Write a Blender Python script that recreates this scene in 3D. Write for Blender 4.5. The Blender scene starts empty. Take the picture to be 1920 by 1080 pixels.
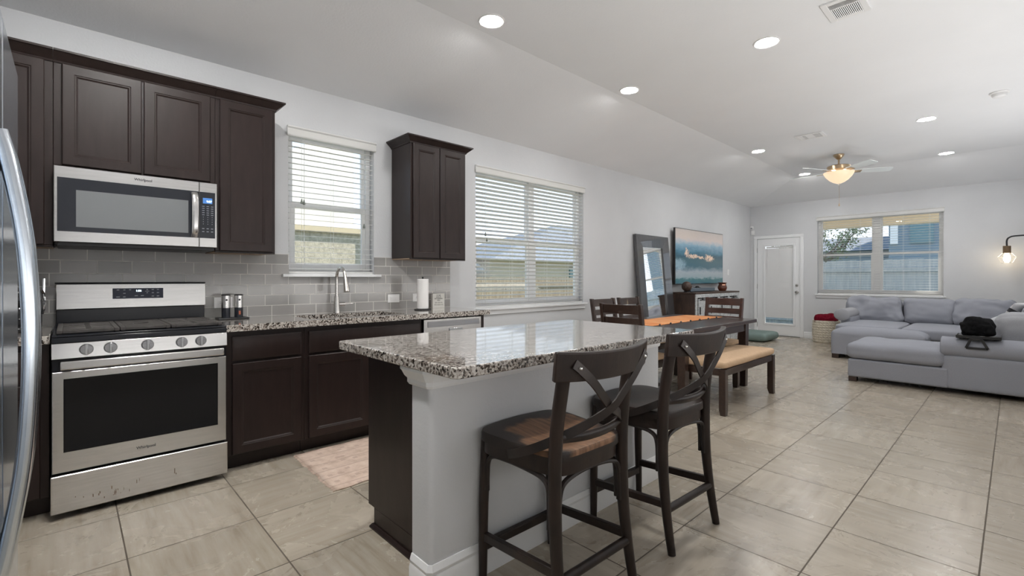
import bpy, bmesh, math, random
from mathutils import Vector, Matrix, noise
R = math.radians
random.seed(7)
S = bpy.context.scene
COL = S.collection

# ------------------------------------------------------------------ camera
cd = bpy.data.cameras.new('camera')
cam = bpy.data.objects.new('camera', cd)
COL.objects.link(cam)
cd.sensor_width = 36.0
cd.lens = 884.67 / 1920 * 36.0
cd.shift_y = -(540 - 522.0) / 1920
cam.location = (3.932, 0.0, 1.2007)
cam.rotation_euler = (R(90), 0, 0.8175)
cd.clip_start = 0.02
S.camera = cam

# ------------------------------------------------------------------ colour management, world, sun
S.view_settings.view_transform = 'Standard'
S.view_settings.look = 'None'
S.view_settings.exposure = 0.25
S.view_settings.gamma = 1.0
S.view_settings.use_curve_mapping = False
S.cycles.use_denoising = True
S.cycles.max_bounces = 10
S.cycles.diffuse_bounces = 6
S.cycles.glossy_bounces = 4
S.cycles.transmission_bounces = 4
S.cycles.transparent_max_bounces = 10
S.cycles.caustics_reflective = False
S.cycles.caustics_refractive = False
S.cycles.sample_clamp_indirect = 6.0

LAMP = 205.0        # recessed light emission
SKY = 1.6
SUN = 9.0

w = bpy.data.worlds.new('world')
S.world = w
w.use_nodes = True
nt = w.node_tree
nt.nodes.clear()
wo = nt.nodes.new('ShaderNodeOutputWorld')
bg = nt.nodes.new('ShaderNodeBackground')
tc = nt.nodes.new('ShaderNodeTexCoord')
sp = nt.nodes.new('ShaderNodeSeparateXYZ')
rp = nt.nodes.new('ShaderNodeValToRGB')
nt.links.new(tc.outputs['Generated'], sp.inputs[0])
nt.links.new(sp.outputs[2], rp.inputs[0])
nt.links.new(rp.outputs[0], bg.inputs[0])
nt.links.new(bg.outputs[0], wo.inputs[0])
rp.color_ramp.elements[0].position = 0.0
rp.color_ramp.elements[0].color = (0.90, 0.93, 0.96, 1)
rp.color_ramp.elements[1].position = 0.6
rp.color_ramp.elements[1].color = (0.33, 0.52, 0.78, 1)
e = rp.color_ramp.elements.new(0.16)
e.color = (0.66, 0.79, 0.95, 1)
bg.inputs[1].default_value = SKY

sd = bpy.data.lights.new('sun', 'SUN')
sd.energy = SUN
sd.angle = R(0.6)
sd.color = (1.0, 0.95, 0.87)
sun = bpy.data.objects.new('sun', sd)
COL.objects.link(sun)
sun.rotation_euler = Vector((-0.35, -1.3, -1.0)).to_track_quat('-Z', 'Y').to_euler()
sun.location = (5, 20, 14)

# soft fill light added at the right, out of frame, to brighten the ceiling
for nm, loc, rot, sx_, sy_, pw in (('fill_right', (4.45, 4.4, 1.0), (0, R(155), 0), 0.5, 9.0, 68.0),):
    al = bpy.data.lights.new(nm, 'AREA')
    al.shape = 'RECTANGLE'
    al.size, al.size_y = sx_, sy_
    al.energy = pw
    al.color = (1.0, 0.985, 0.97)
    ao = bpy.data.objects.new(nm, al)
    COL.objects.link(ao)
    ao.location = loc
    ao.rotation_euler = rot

# ------------------------------------------------------------------ materials
MATS = {}


class NT:
    def __init__(s, m):
        s.t = m.node_tree
        s.b = s.t.nodes['Principled BSDF']

    def n(s, typ, **kw):
        x = s.t.nodes.new(typ)
        for k, v in kw.items():
            setattr(x, k, v)
        return x

    def l(s, a, b):
        s.t.links.new(a, b)

    def math(s, op, a, b=None, c=None):
        x = s.n('ShaderNodeMath', operation=op)
        for i, v in enumerate((a, b, c)):
            if v is None:
                continue
            if isinstance(v, (int, float)):
                x.inputs[i].default_value = v
            else:
                s.l(v, x.inputs[i])
        return x.outputs[0]

    def obj(s):
        return s.n('ShaderNodeTexCoord').outputs['Object']

    def mapping(s, vec, scale=(1, 1, 1), rot=(0, 0, 0), loc=(0, 0, 0)):
        x = s.n('ShaderNodeMapping')
        x.inputs['Scale'].default_value = scale
        x.inputs['Rotation'].default_value = rot
        x.inputs['Location'].default_value = loc
        s.l(vec, x.inputs[0])
        return x.outputs[0]

    def noise(s, vec, scale, detail=3, rough=0.55, dist=0.0):
        x = s.n('ShaderNodeTexNoise')
        x.inputs['Scale'].default_value = scale
        x.inputs['Detail'].default_value = detail
        x.inputs['Roughness'].default_value = rough
        x.inputs['Distortion'].default_value = dist
        s.l(vec, x.inputs['Vector'])
        return x.outputs['Fac']

    def ramp(s, fac, stops, interp='LINEAR'):
        x = s.n('ShaderNodeValToRGB')
        cr = x.color_ramp
        cr.interpolation = interp
        while len(cr.elements) < len(stops):
            cr.elements.new(0.5)
        for el, (p, c) in zip(cr.elements, stops):
            el.position = p
            el.color = (c[0], c[1], c[2], 1)
        s.l(fac, x.inputs[0])
        return x.outputs[0]

    def mix(s, fac, a, b, blend='MIX'):
        x = s.n('ShaderNodeMix', data_type='RGBA', blend_type=blend)
        for i, v in ((0, fac), (6, a), (7, b)):
            if isinstance(v, (int, float)):
                x.inputs[i].default_value = v
            elif isinstance(v, (tuple, list)):
                x.inputs[i].default_value = (v[0], v[1], v[2], 1)
            else:
                s.l(v, x.inputs[i])
        return x.outputs[2]

    def bump(s, h, strength=0.2, dist=0.01):
        x = s.n('ShaderNodeBump')
        x.inputs['Strength'].default_value = strength
        x.inputs['Distance'].default_value = dist
        s.l(h, x.inputs['Height'])
        s.l(x.outputs[0], s.b.inputs['Normal'])


def mat(name, color=(0.5, 0.5, 0.5), rough=0.5, metal=0.0, spec=0.5, coat=0.0, emit=None, es=1.0):
    m = bpy.data.materials.new(name)
    m.use_nodes = True
    b = m.node_tree.nodes['Principled BSDF']
    b.inputs['Base Color'].default_value = (*color, 1)
    b.inputs['Roughness'].default_value = rough
    b.inputs['Metallic'].default_value = metal
    b.inputs['Specular IOR Level'].default_value = spec
    b.inputs['Coat Weight'].default_value = coat
    if emit:
        b.inputs['Emission Color'].default_value = (*emit, 1)
        b.inputs['Emission Strength'].default_value = es
    MATS[name] = m
    return m


def noisy(name, c1, c2, scale, rough=0.5, metal=0.0, bump=0.0, stretch=(1, 1, 1), spec=0.5, detail=4, bscale=None, lo=0.3, hi=0.7, coat=0.0, bdist=0.004):
    m = mat(name, c1, rough, metal, spec, coat)
    t = NT(m)
    v = t.mapping(t.obj(), stretch)
    f = t.noise(v, scale, detail)
    t.l(t.ramp(f, [(lo, c1), (hi, c2)]), t.b.inputs['Base Color'])
    if bump:
        g = t.noise(v, bscale or scale * 3, 3)
        t.bump(g, bump, bdist)
    return m


noisy('wall_paint', (0.595, 0.605, 0.62), (0.635, 0.645, 0.66), 1.5, 0.75, bump=0.25, bscale=70, bdist=0.004, spec=0.2)
noisy('ceiling_paint', (0.815, 0.825, 0.84), (0.845, 0.855, 0.87), 1.2, 0.85, bump=0.25, bscale=60, bdist=0.004, spec=0.1)
mat('trim_white', (0.80, 0.81, 0.82), 0.4)
mat('vinyl_white', (0.86, 0.86, 0.86), 0.45)
mat('plastic_white', (0.82, 0.82, 0.82), 0.35)
mat('blind_white', (0.84, 0.84, 0.83), 0.5)
_t = NT(MATS['blind_white'])
_tl = _t.n('ShaderNodeBsdfTranslucent')
_tl.inputs[0].default_value = (0.84, 0.84, 0.82, 1)
_mx = _t.n('ShaderNodeMixShader')
_mx.inputs[0].default_value = 0.3
_t.l(_t.b.outputs[0], _mx.inputs[1])
_t.l(_tl.outputs[0], _mx.inputs[2])
_t.l(_mx.outputs[0], _t.t.nodes['Material Output'].inputs[0])
noisy('espresso', (0.017, 0.0105, 0.0095), (0.025, 0.0155, 0.014), 9, 0.36, stretch=(3, 3, 0.6), bump=0.03, bscale=80, spec=0.32)
mat('cabinet_underside', (0.42, 0.30, 0.21), 0.6)
noisy('steel', (0.60, 0.59, 0.58), (0.68, 0.67, 0.66), 6, 0.27, metal=1.0, stretch=(1, 1, 18))
noisy('steel_dark', (0.30, 0.30, 0.31), (0.36, 0.36, 0.37), 6, 0.3, metal=1.0, stretch=(1, 1, 18))
mat('nickel', (0.62, 0.60, 0.57), 0.25, 1.0)
mat('chrome', (0.75, 0.76, 0.78), 0.12, 1.0)
mat('fridge_steel', (0.66, 0.71, 0.77), 0.22, 1.0)
mat('black_glass', (0.010, 0.010, 0.012), 0.06, 0.0, 0.5)
mat('oven_glass', (0.010, 0.010, 0.011), 0.05, 0.0, 0.2)
mat('mw_window', (0.17, 0.18, 0.185), 0.25)
mat('mw_black', (0.018, 0.020, 0.026), 0.18)
mat('black_enamel', (0.009, 0.010, 0.014), 0.25, 0, 0.35)
noisy('cast_iron', (0.035, 0.031, 0.029), (0.07, 0.062, 0.058), 30, 0.55, bump=0.2)
mat('black_plastic', (0.015, 0.015, 0.016), 0.4)
mat('black_metal', (0.018, 0.018, 0.02), 0.38, 0.3)
mat('dark_hole', (0.004, 0.004, 0.004), 0.9)
mat('display_dim', (0.008, 0.012, 0.03), 0.15)
mat('display_blue', (0.02, 0.06, 0.16), 0.2, emit=(0.08, 0.22, 0.55), es=0.8)
mat('digit', (0.7, 0.9, 1.0), 0.4, emit=(0.75, 0.92, 1.0), es=2.2)
mat('print_grey', (0.28, 0.30, 0.33), 0.5)
mat('print_dark', (0.03, 0.03, 0.035), 0.5)
mat('duct_grey', (0.13, 0.13, 0.13), 0.7)
mat('paper', (0.83, 0.82, 0.81), 0.85, spec=0.1)
mat('sign_paper', (0.66, 0.65, 0.61), 0.7)
mat('lamp_disc', (1, 1, 1), 0.5, emit=(1.0, 0.985, 0.96), es=LAMP)
mat('lamp_disc_added', (1, 1, 1), 0.5, emit=(1.0, 0.985, 0.96), es=LAMP * 2.2)  # stronger disc for the two lights added out of view over the kitchen
mat('bowl_glass', (0.40, 0.30, 0.21), 0.35, emit=(1.0, 0.74, 0.50), es=0.75)
mat('fan_bulb', (1, 1, 1), 0.5, emit=(1.0, 0.90, 0.78), es=900)
mat('edison_bulb', (1, 0.9, 0.7), 0.3, emit=(1.0, 0.80, 0.52), es=14)
mat('brass', (0.55, 0.42, 0.28), 0.28, 1.0)
mat('blade_white', (0.84, 0.89, 0.90), 0.4)
mat('cage_wire', (0.75, 0.75, 0.74), 0.3, 0.6)
mat('green_cushion', (0.20, 0.265, 0.25), 0.85, spec=0.2)
noisy('sofa_fabric', (0.27, 0.28, 0.315), (0.335, 0.345, 0.385), 220, 0.92, bump=0.25, bscale=500, spec=0.15, lo=0.2, hi=0.8, bdist=0.002)
noisy('sofa_mid', (0.30, 0.305, 0.325), (0.36, 0.365, 0.385), 180, 0.92, bump=0.2, spec=0.15)
noisy('sofa_light', (0.42, 0.43, 0.45), (0.48, 0.49, 0.51), 160, 0.92, bump=0.2, spec=0.15)
noisy('tan_fabric', (0.52, 0.36, 0.23), (0.58, 0.41, 0.27), 40, 0.85, spec=0.2, bump=0.1)
noisy('black_fleece', (0.006, 0.006, 0.007), (0.014, 0.014, 0.015), 60, 0.95, bump=0.5, spec=0.1)
noisy('red_fleece', (0.10, 0.004, 0.012), (0.19, 0.008, 0.022), 40, 0.95, bump=0.5, spec=0.1)
noisy('dining_wood', (0.026, 0.015, 0.012), (0.048, 0.026, 0.019), 14, 0.28, stretch=(3, 0.5, 3), coat=0.25)
noisy('chair_red_wood', (0.040, 0.016, 0.011), (0.075, 0.028, 0.018), 14, 0.3, stretch=(0.5, 3, 3), coat=0.25)
noisy('mirror_frame', (0.030, 0.030, 0.034), (0.05, 0.048, 0.05), 12, 0.30, stretch=(3, 3, 0.5), coat=1.0, spec=0.8)
mat('mirror_glass', (0.92, 0.93, 0.93), 0.01, 1.0)
noisy('stool_black', (0.011, 0.0075, 0.0065), (0.030, 0.0185, 0.0145), 9, 0.36, spec=0.35, stretch=(2, 2, 0.6), bump=0.1, bscale=60)
noisy('stool_metal', (0.018, 0.015, 0.014), (0.034, 0.025, 0.022), 14, 0.4, metal=0.2, spec=0.35)
noisy('plank_brown', (0.030, 0.018, 0.014), (0.095, 0.056, 0.040), 10, 0.55, stretch=(1, 9, 0.35))
mat('mug_brown', (0.11, 0.032, 0.016), 0.3)
mat('heart_grey', (0.15, 0.17, 0.15), 0.7)
mat('soundbar', (0.10, 0.13, 0.16), 0.5)
noisy('concrete', (0.50, 0.48, 0.45), (0.60, 0.58, 0.54), 4, 0.9, spec=0.1)
noisy('stucco', (0.40, 0.36, 0.27), (0.66, 0.60, 0.47), 26, 0.95, bump=0.7, bscale=60, spec=0.05, bdist=0.01)
noisy('siding_cream', (0.86, 0.81, 0.70), (0.90, 0.85, 0.75), 3, 0.8, spec=0.1)
mat('tan_trim', (0.66, 0.55, 0.36), 0.7)
noisy('roof_shingle', (0.17, 0.19, 0.22), (0.27, 0.29, 0.32), 9, 0.9, stretch=(1, 1, 4), spec=0.1)
mat('neighbour_grey', (0.20, 0.27, 0.33), 0.8)
mat('neighbour_beige', (0.52, 0.46, 0.38), 0.8)
mat('window_teal', (0.10, 0.22, 0.26), 0.15)
noisy('fence_tan', (0.26, 0.21, 0.15), (0.42, 0.35, 0.26), 5, 0.9, stretch=(5, 5, 0.4), spec=0.1)
noisy('fence_shade_blue', (0.30, 0.36, 0.41), (0.42, 0.47, 0.51), 5, 0.9, stretch=(5, 5, 0.4), spec=0.1)  # bluish cast of the shade put into the wood colour
mat('patio_tan', (0.74, 0.64, 0.50), 0.7)
noisy('leaf', (0.10, 0.15, 0.07), (0.20, 0.25, 0.13), 3, 0.7)
mat('bark', (0.12, 0.09, 0.07), 0.9)
noisy('lawn', (0.16, 0.20, 0.08), (0.28, 0.28, 0.14), 12, 0.95)

# window glass: thin pane, mostly clear with a fresnel glint
m = bpy.data.materials.new('window_glass')
m.use_nodes = True
t = m.node_tree
t.nodes.clear()
o_ = t.nodes.new('ShaderNodeOutputMaterial')
mx = t.nodes.new('ShaderNodeMixShader')
tr = t.nodes.new('ShaderNodeBsdfTransparent')
gl = t.nodes.new('ShaderNodeBsdfGlossy')
fr = t.nodes.new('ShaderNodeLayerWeight')
pw5 = t.nodes.new('ShaderNodeMath')
pw5.operation = 'POWER'
pw5.inputs[1].default_value = 4.0
ma5 = t.nodes.new('ShaderNodeMath')
ma5.operation = 'MULTIPLY_ADD'
ma5.inputs[1].default_value = 0.5
ma5.inputs[2].default_value = 0.03
tr.inputs[0].default_value = (0.97, 0.97, 0.97, 1)
gl.inputs['Roughness'].default_value = 0.0
fr.inputs[0].default_value = 0.5
t.links.new(fr.outputs['Facing'], pw5.inputs[0])
t.links.new(pw5.outputs[0], ma5.inputs[0])
t.links.new(ma5.outputs[0], mx.inputs[0])
t.links.new(tr.outputs[0], mx.inputs[1])
t.links.new(gl.outputs[0], mx.inputs[2])
t.links.new(mx.outputs[0], o_.inputs[0])
MATS['window_glass'] = m

# floor tile: 0.5 m grid, stone streaks running one way or the other per tile
m = mat('floor_tile', rough=0.3)
t = NT(m)
v = t.obj()
s_ = t.n('ShaderNodeSeparateXYZ')
t.l(v, s_.inputs[0])
u_ = t.math('DIVIDE', t.math('SUBTRACT', s_.outputs[0], 0.332), 0.5)
v_ = t.math('DIVIDE', t.math('SUBTRACT', s_.outputs[1], 0.180), 0.5)
fu, fv = t.math('FRACT', u_), t.math('FRACT', v_)
du = t.math('MINIMUM', fu, t.math('SUBTRACT', 1.0, fu))
dv = t.math('MINIMUM', fv, t.math('SUBTRACT', 1.0, fv))
dm = t.math('MINIMUM', du, dv)
grout = t.math('LESS_THAN', dm, 0.0062)
cb = t.n('ShaderNodeCombineXYZ')
t.l(t.math('FLOOR', u_), cb.inputs[0])
t.l(t.math('FLOOR', v_), cb.inputs[1])
wn = t.n('ShaderNodeTexWhiteNoise', noise_dimensions='3D')
t.l(cb.outputs[0], wn.inputs[0])
off = t.n('ShaderNodeVectorMath', operation='MULTIPLY_ADD')
t.l(wn.outputs['Color'], off.inputs[0])
off.inputs[1].default_value = (7, 7, 7)
t.l(v, off.inputs[2])
nx = t.noise(t.mapping(off.outputs[0], (0.55, 5.5, 1)), 5.0, 8, 0.6, 0.25)
ny = t.noise(t.mapping(off.outputs[0], (5.5, 0.55, 1)), 5.0, 8, 0.6, 0.25)
pick = t.math('GREATER_THAN', wn.outputs['Value'], 0.62)
mxv = t.n('ShaderNodeMix')
t.l(pick, mxv.inputs[0])
t.l(nx, mxv.inputs[2])
t.l(ny, mxv.inputs[3])
cl = t.noise(off.outputs[0], 3.0, 6, 0.65, 0.8)
f = t.math('ADD', t.math('MULTIPLY', mxv.outputs[0], 0.74), t.math('MULTIPLY', cl, 0.26))
c = t.ramp(f, [(0.30, (0.29, 0.245, 0.19)), (0.45, (0.385, 0.335, 0.268)), (0.58, (0.43, 0.38, 0.31)), (0.74, (0.49, 0.445, 0.37))])
tone = t.math('ADD', 0.93, t.math('MULTIPLY', wn.outputs['Value'], 0.12))
hs = t.n('ShaderNodeHueSaturation')
t.l(tone, hs.inputs['Value'])
t.l(c, hs.inputs['Color'])
t.l(t.mix(grout, hs.outputs[0], (0.10, 0.08, 0.06)), t.b.inputs['Base Color'])
t.l(t.math('ADD', t.math('ADD', 0.20, t.math('MULTIPLY', grout, 0.5)), t.math('MULTIPLY', cl, 0.14)), t.b.inputs['Roughness'])
t.bump(t.math('SUBTRACT', 1.0, grout), 0.4, 0.002)

# granite
def granite(name, cols, scale, rough):
    m = mat(name, rough=rough)
    t = NT(m)
    v = t.obj()
    n1 = t.noise(v, 30, 3)
    off = t.n('ShaderNodeVectorMath', operation='ADD')
    cbn = t.n('ShaderNodeCombineXYZ')
    t.l(t.math('MULTIPLY', n1, 0.02), cbn.inputs[0])
    t.l(t.math('MULTIPLY', n1, 0.02), cbn.inputs[2])
    t.l(v, off.inputs[0])
    t.l(cbn.outputs[0], off.inputs[1])
    vo = t.n('ShaderNodeTexVoronoi')
    vo.inputs['Scale'].default_value = scale
    t.l(off.outputs[0], vo.inputs['Vector'])
    sc = t.n('ShaderNodeSeparateColor')
    t.l(vo.outputs['Color'], sc.inputs[0])
    big = t.noise(v, 45, 4)
    vo2 = t.n('ShaderNodeTexVoronoi')
    vo2.inputs['Scale'].default_value = scale * 2.1
    t.l(v, vo2.inputs['Vector'])
    sc2 = t.n('ShaderNodeSeparateColor')
    t.l(vo2.outputs['Color'], sc2.inputs[0])
    k = t.math('ADD', t.math('ADD', t.math('MULTIPLY', sc.outputs[0], 0.62), t.math('MULTIPLY', sc2.outputs[0], 0.20)), t.math('MULTIPLY', big, 0.26))
    t.b.inputs['Coat Weight'].default_value = 0.8
    t.b.inputs['Coat Roughness'].default_value = 0.05
    t.b.inputs['Coat IOR'].default_value = 1.5
    t.l(t.ramp(k, cols), t.b.inputs['Base Color'])
    return m


granite('granite', [(0.22, (0.018, 0.015, 0.013)), (0.35, (0.085, 0.068, 0.057)), (0.47, (0.29, 0.25, 0.22)), (0.62, (0.48, 0.44, 0.40)), (0.85, (0.60, 0.57, 0.53))], 118, 0.08)

# backsplash: running-bond glass tile
m = mat('subway_tile', rough=0.12)
t = NT(m)
v = t.obj()
s_ = t.n('ShaderNodeSeparateXYZ')
t.l(v, s_.inputs[0])
RH, RW = 0.0795, 0.1685
zz = t.math('DIVIDE', t.math('SUBTRACT', s_.outputs[2], 0.914), RH)
row = t.math('FLOOR', zz)
odd = t.math('MODULO', row, 2.0)
yy = t.math('DIVIDE', t.math('SUBTRACT', s_.outputs[1], 0.970 - 6 * RW), RW)
yy = t.math('ADD', yy, t.math('MULTIPLY', odd, 0.28))
fy, fz = t.math('FRACT', yy), t.math('FRACT', zz)
dy = t.math('MULTIPLY', t.math('MINIMUM', fy, t.math('SUBTRACT', 1.0, fy)), RW)
dz = t.math('MULTIPLY', t.math('MINIMUM', fz, t.math('SUBTRACT', 1.0, fz)), RH)
g = t.math('LESS_THAN', t.math('MINIMUM', dy, dz), 0.0025)
cb = t.n('ShaderNodeCombineXYZ')
t.l(t.math('FLOOR', yy), cb.inputs[0])
t.l(row, cb.inputs[1])
wn = t.n('ShaderNodeTexWhiteNoise', noise_dimensions='3D')
t.l(cb.outputs[0], wn.inputs[0])
brush = t.noise(t.mapping(v, (1, 3, 60)), 4, 4)
c = t.ramp(wn.outputs['Value'], [(0.0, (0.25, 0.245, 0.235)), (0.5, (0.295, 0.285, 0.275)), (1.0, (0.34, 0.325, 0.315))])
c = t.mix(t.math('MULTIPLY', brush, 0.35), c, (0.37, 0.36, 0.35))
t.l(t.mix(g, c, (0.66, 0.64, 0.61)), t.b.inputs['Base Color'])
t.l(t.math('ADD', 0.14, t.math('MULTIPLY', g, 0.6)), t.b.inputs['Roughness'])
t.bump(t.math('SUBTRACT', 1.0, g), 0.5, 0.002)

# stool seat: worn dark paint with brown wood showing through
m = mat('stool_seat', rough=0.4, spec=0.35)
t = NT(m)
v = t.obj()
a = t.noise(t.mapping(v, (2.0, 16.0, 2.0)), 4.0, 6, 0.6)
b_ = t.noise(v, 4.2, 3, 0.5)
gr = t.ramp(a, [(0.35, (0.12, 0.060, 0.030)), (0.65, (0.25, 0.132, 0.070))])
msk = t.ramp(b_, [(0.47, (0, 0, 0)), (0.58, (1, 1, 1))])
sx = t.n('ShaderNodeSeparateColor')
t.l(msk, sx.inputs[0])
s_ = t.n('ShaderNodeSeparateXYZ')
t.l(v, s_.inputs[0])
ex = t.math('DIVIDE', t.math('SUBTRACT', s_.outputs[0], 0.030), 0.178)
ey = t.math('DIVIDE', s_.outputs[1], 0.195)
ed = t.math('ADD', t.math('MULTIPLY', ex, ex), t.math('MULTIPLY', ey, ey))
em = t.math('ADD', t.math('SUBTRACT', 1.0, ed), t.math('MULTIPLY', t.math('SUBTRACT', b_, 0.42), 4.0))
emn = t.n('ShaderNodeClamp')
t.l(t.math('MULTIPLY', em, 3.0), emn.inputs[0])
zc_ = t.math('GREATER_THAN', s_.outputs[2], 0.584)
t.l(t.mix(t.math('MULTIPLY', emn.outputs[0], zc_), (0.022, 0.0155, 0.0125), gr), t.b.inputs['Base Color'])
t.bump(a, 0.15, 0.002)

# white-washed chevron barn wood
m = mat('whitewash', rough=0.6)
t = NT(m)
v = t.obj()
s_ = t.n('ShaderNodeSeparateXYZ')
t.l(v, s_.inputs[0])
fy = t.math('ABSOLUTE', t.math('SUBTRACT', t.math('FRACT', t.math('DIVIDE', t.math('SUBTRACT', s_.outputs[1], 7.355 - 8.15 - 0.0125), 0.41)), 0.5))
k = t.math('ADD', t.math('MULTIPLY', s_.outputs[2], 14.0), t.math('MULTIPLY', fy, 9.0))
ln = t.math('LESS_THAN', t.math('FRACT', k), 0.07)
nn = t.noise(t.mapping(v, (1, 3, 9)), 6, 5)
c = t.ramp(nn, [(0.3, (0.34, 0.36, 0.37)), (0.7, (0.60, 0.62, 0.63))])
t.l(t.mix(ln, c, (0.16, 0.17, 0.18)), t.b.inputs['Base Color'])

# woven runner rug, pale pink/beige with faint rows of motifs
m = mat('rug_weave', rough=0.95, spec=0.1)
t = NT(m)
v = t.obj()
n1 = t.noise(v, 14, 5, 0.65)
n2 = t.noise(t.mapping(v, (90, 12, 1)), 3, 3)
s_ = t.n('ShaderNodeSeparateXYZ')
t.l(v, s_.inputs[0])
st = t.math('FRACT', t.math('MULTIPLY', s_.outputs[0], 8.0))
ln = t.math('LESS_THAN', st, 0.10)
vo = t.n('ShaderNodeTexVoronoi', distance='CHEBYCHEV')
vo.inputs['Scale'].default_value = 15
t.l(v, vo.inputs['Vector'])
mot = t.math('LESS_THAN', vo.outputs['Distance'], 0.22)
c = t.ramp(n1, [(0.3, (0.50, 0.36, 0.28)), (0.55, (0.66, 0.51, 0.42)), (0.75, (0.74, 0.62, 0.53))])
c = t.mix(t.math('MULTIPLY', t.math('MAXIMUM', ln, mot), t.math('MULTIPLY', n1, 0.6)), c, (0.22, 0.10, 0.09))
c = t.mix(t.math('MULTIPLY', n2, 0.35), c, (0.72, 0.60, 0.50))
t.l(c, t.b.inputs['Base Color'])
t.bump(n2, 0.5, 0.004)

# table runner, orange and rust stripes
m = mat('runner_cloth', rough=0.9, spec=0.1)
t = NT(m)
v = t.obj()
n1 = t.noise(t.mapping(v, (2, 30, 1)), 2.2, 3)
c = t.ramp(n1, [(0.30, (0.40, 0.10, 0.05)), (0.42, (0.62, 0.22, 0.08)), (0.55, (0.70, 0.33, 0.14)), (0.66, (0.66, 0.42, 0.26))])
t.l(c, t.b.inputs['Base Color'])

# basket weave
m = mat('basket_weave', rough=0.85, spec=0.1)
t = NT(m)
v = t.obj()
n1 = t.noise(v, 60, 3)
c = t.ramp(n1, [(0.3, (0.46, 0.40, 0.31)), (0.7, (0.72, 0.67, 0.57))])
t.l(c, t.b.inputs['Base Color'])

# seascape on the television
m = mat('sea_picture', rough=0.12)
t = NT(m)
v = t.obj()
s_ = t.n('ShaderNodeSeparateXYZ')
t.l(v, s_.inputs[0])
Y = t.math('DIVIDE', t.math('SUBTRACT', s_.outputs[1], -0.93), 1.86)
Z = t.math('DIVIDE', t.math('SUBTRACT', s_.outputs[2], -0.47), 0.94)
wv = t.noise(t.mapping(v, (1, 2.2, 7)), 2.2, 5, 0.6)
Zd = t.math('ADD', Z, t.math('MULTIPLY', t.math('SUBTRACT', wv, 0.5), 0.16))
c = t.ramp(Zd, [(0.0, (0.02, 0.08, 0.11)), (0.09, (0.035, 0.12, 0.13)), (0.13, (0.22, 0.28, 0.30)), (0.22, (0.26, 0.30, 0.33)), (0.32, (0.05, 0.11, 0.14)), (0.45, (0.055, 0.11, 0.13)),
               (0.52, (0.035, 0.085, 0.115)), (0.60, (0.07, 0.16, 0.22)), (0.72, (0.19, 0.30, 0.38)), (0.78, (0.36, 0.38, 0.41)), (0.83, (0.47, 0.41, 0.38)), (1.0, (0.40, 0.36, 0.34))])
sw = t.noise(t.mapping(v, (1, 2.2, 2.6)), 8, 8, 0.75, 0.6)
def blob(cy, cz, ry, rz):
    a = t.math('DIVIDE', t.math('SUBTRACT', Y, cy), ry)
    b = t.math('DIVIDE', t.math('SUBTRACT', Z, cz), rz)
    return t.math('SUBTRACT', 1.0, t.math('ADD', t.math('MULTIPLY', a, a), t.math('MULTIPLY', b, b)))
crest = t.math('MAXIMUM', t.math('MAXIMUM', blob(0.22, 0.575, 0.05, 0.09), blob(0.68, 0.50, 0.11, 0.075)), t.math('MAXIMUM', blob(0.33, 0.515, 0.13, 0.045), blob(0.50, 0.50, 0.07, 0.03)))
crest = t.math('ADD', crest, t.math('MULTIPLY', t.math('SUBTRACT', sw, 0.5), 6.5))
cm = t.ramp(crest, [(0.15, (0, 0, 0)), (0.75, (1, 1, 1))])
sc_ = t.n('ShaderNodeSeparateColor')
t.l(cm, sc_.inputs[0])
c = t.mix(sc_.outputs[0], c, (0.62, 0.46, 0.35))
foam = t.math('ADD', blob(0.06, 0.36, 0.18, 0.13), t.math('MULTIPLY', t.math('SUBTRACT', sw, 0.5), 2.2))
fm = t.ramp(foam, [(0.2, (0, 0, 0)), (0.9, (1, 1, 1))])
sf = t.n('ShaderNodeSeparateColor')
t.l(fm, sf.inputs[0])
c = t.mix(t.math('MULTIPLY', sf.outputs[0], 0.6), c, (0.30, 0.42, 0.50))
t.l(c, t.b.inputs['Base Color'])
t.l(c, t.b.inputs['Emission Color'])
t.b.inputs['Emission Strength'].default_value = 0.25

# striped throw pillow
m = mat('striped_pillow', rough=0.9, spec=0.1)
t = NT(m)
s_ = t.n('ShaderNodeSeparateXYZ')
t.l(t.obj(), s_.inputs[0])
st = t.math('LESS_THAN', t.math('FRACT', t.math('ADD', t.math('MULTIPLY', s_.outputs[2], 3.2), t.math('MULTIPLY', s_.outputs[0], 2.2))), 0.2)
t.l(t.mix(st, (0.52, 0.52, 0.53), (0.05, 0.05, 0.055)), t.b.inputs['Base Color'])


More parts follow.
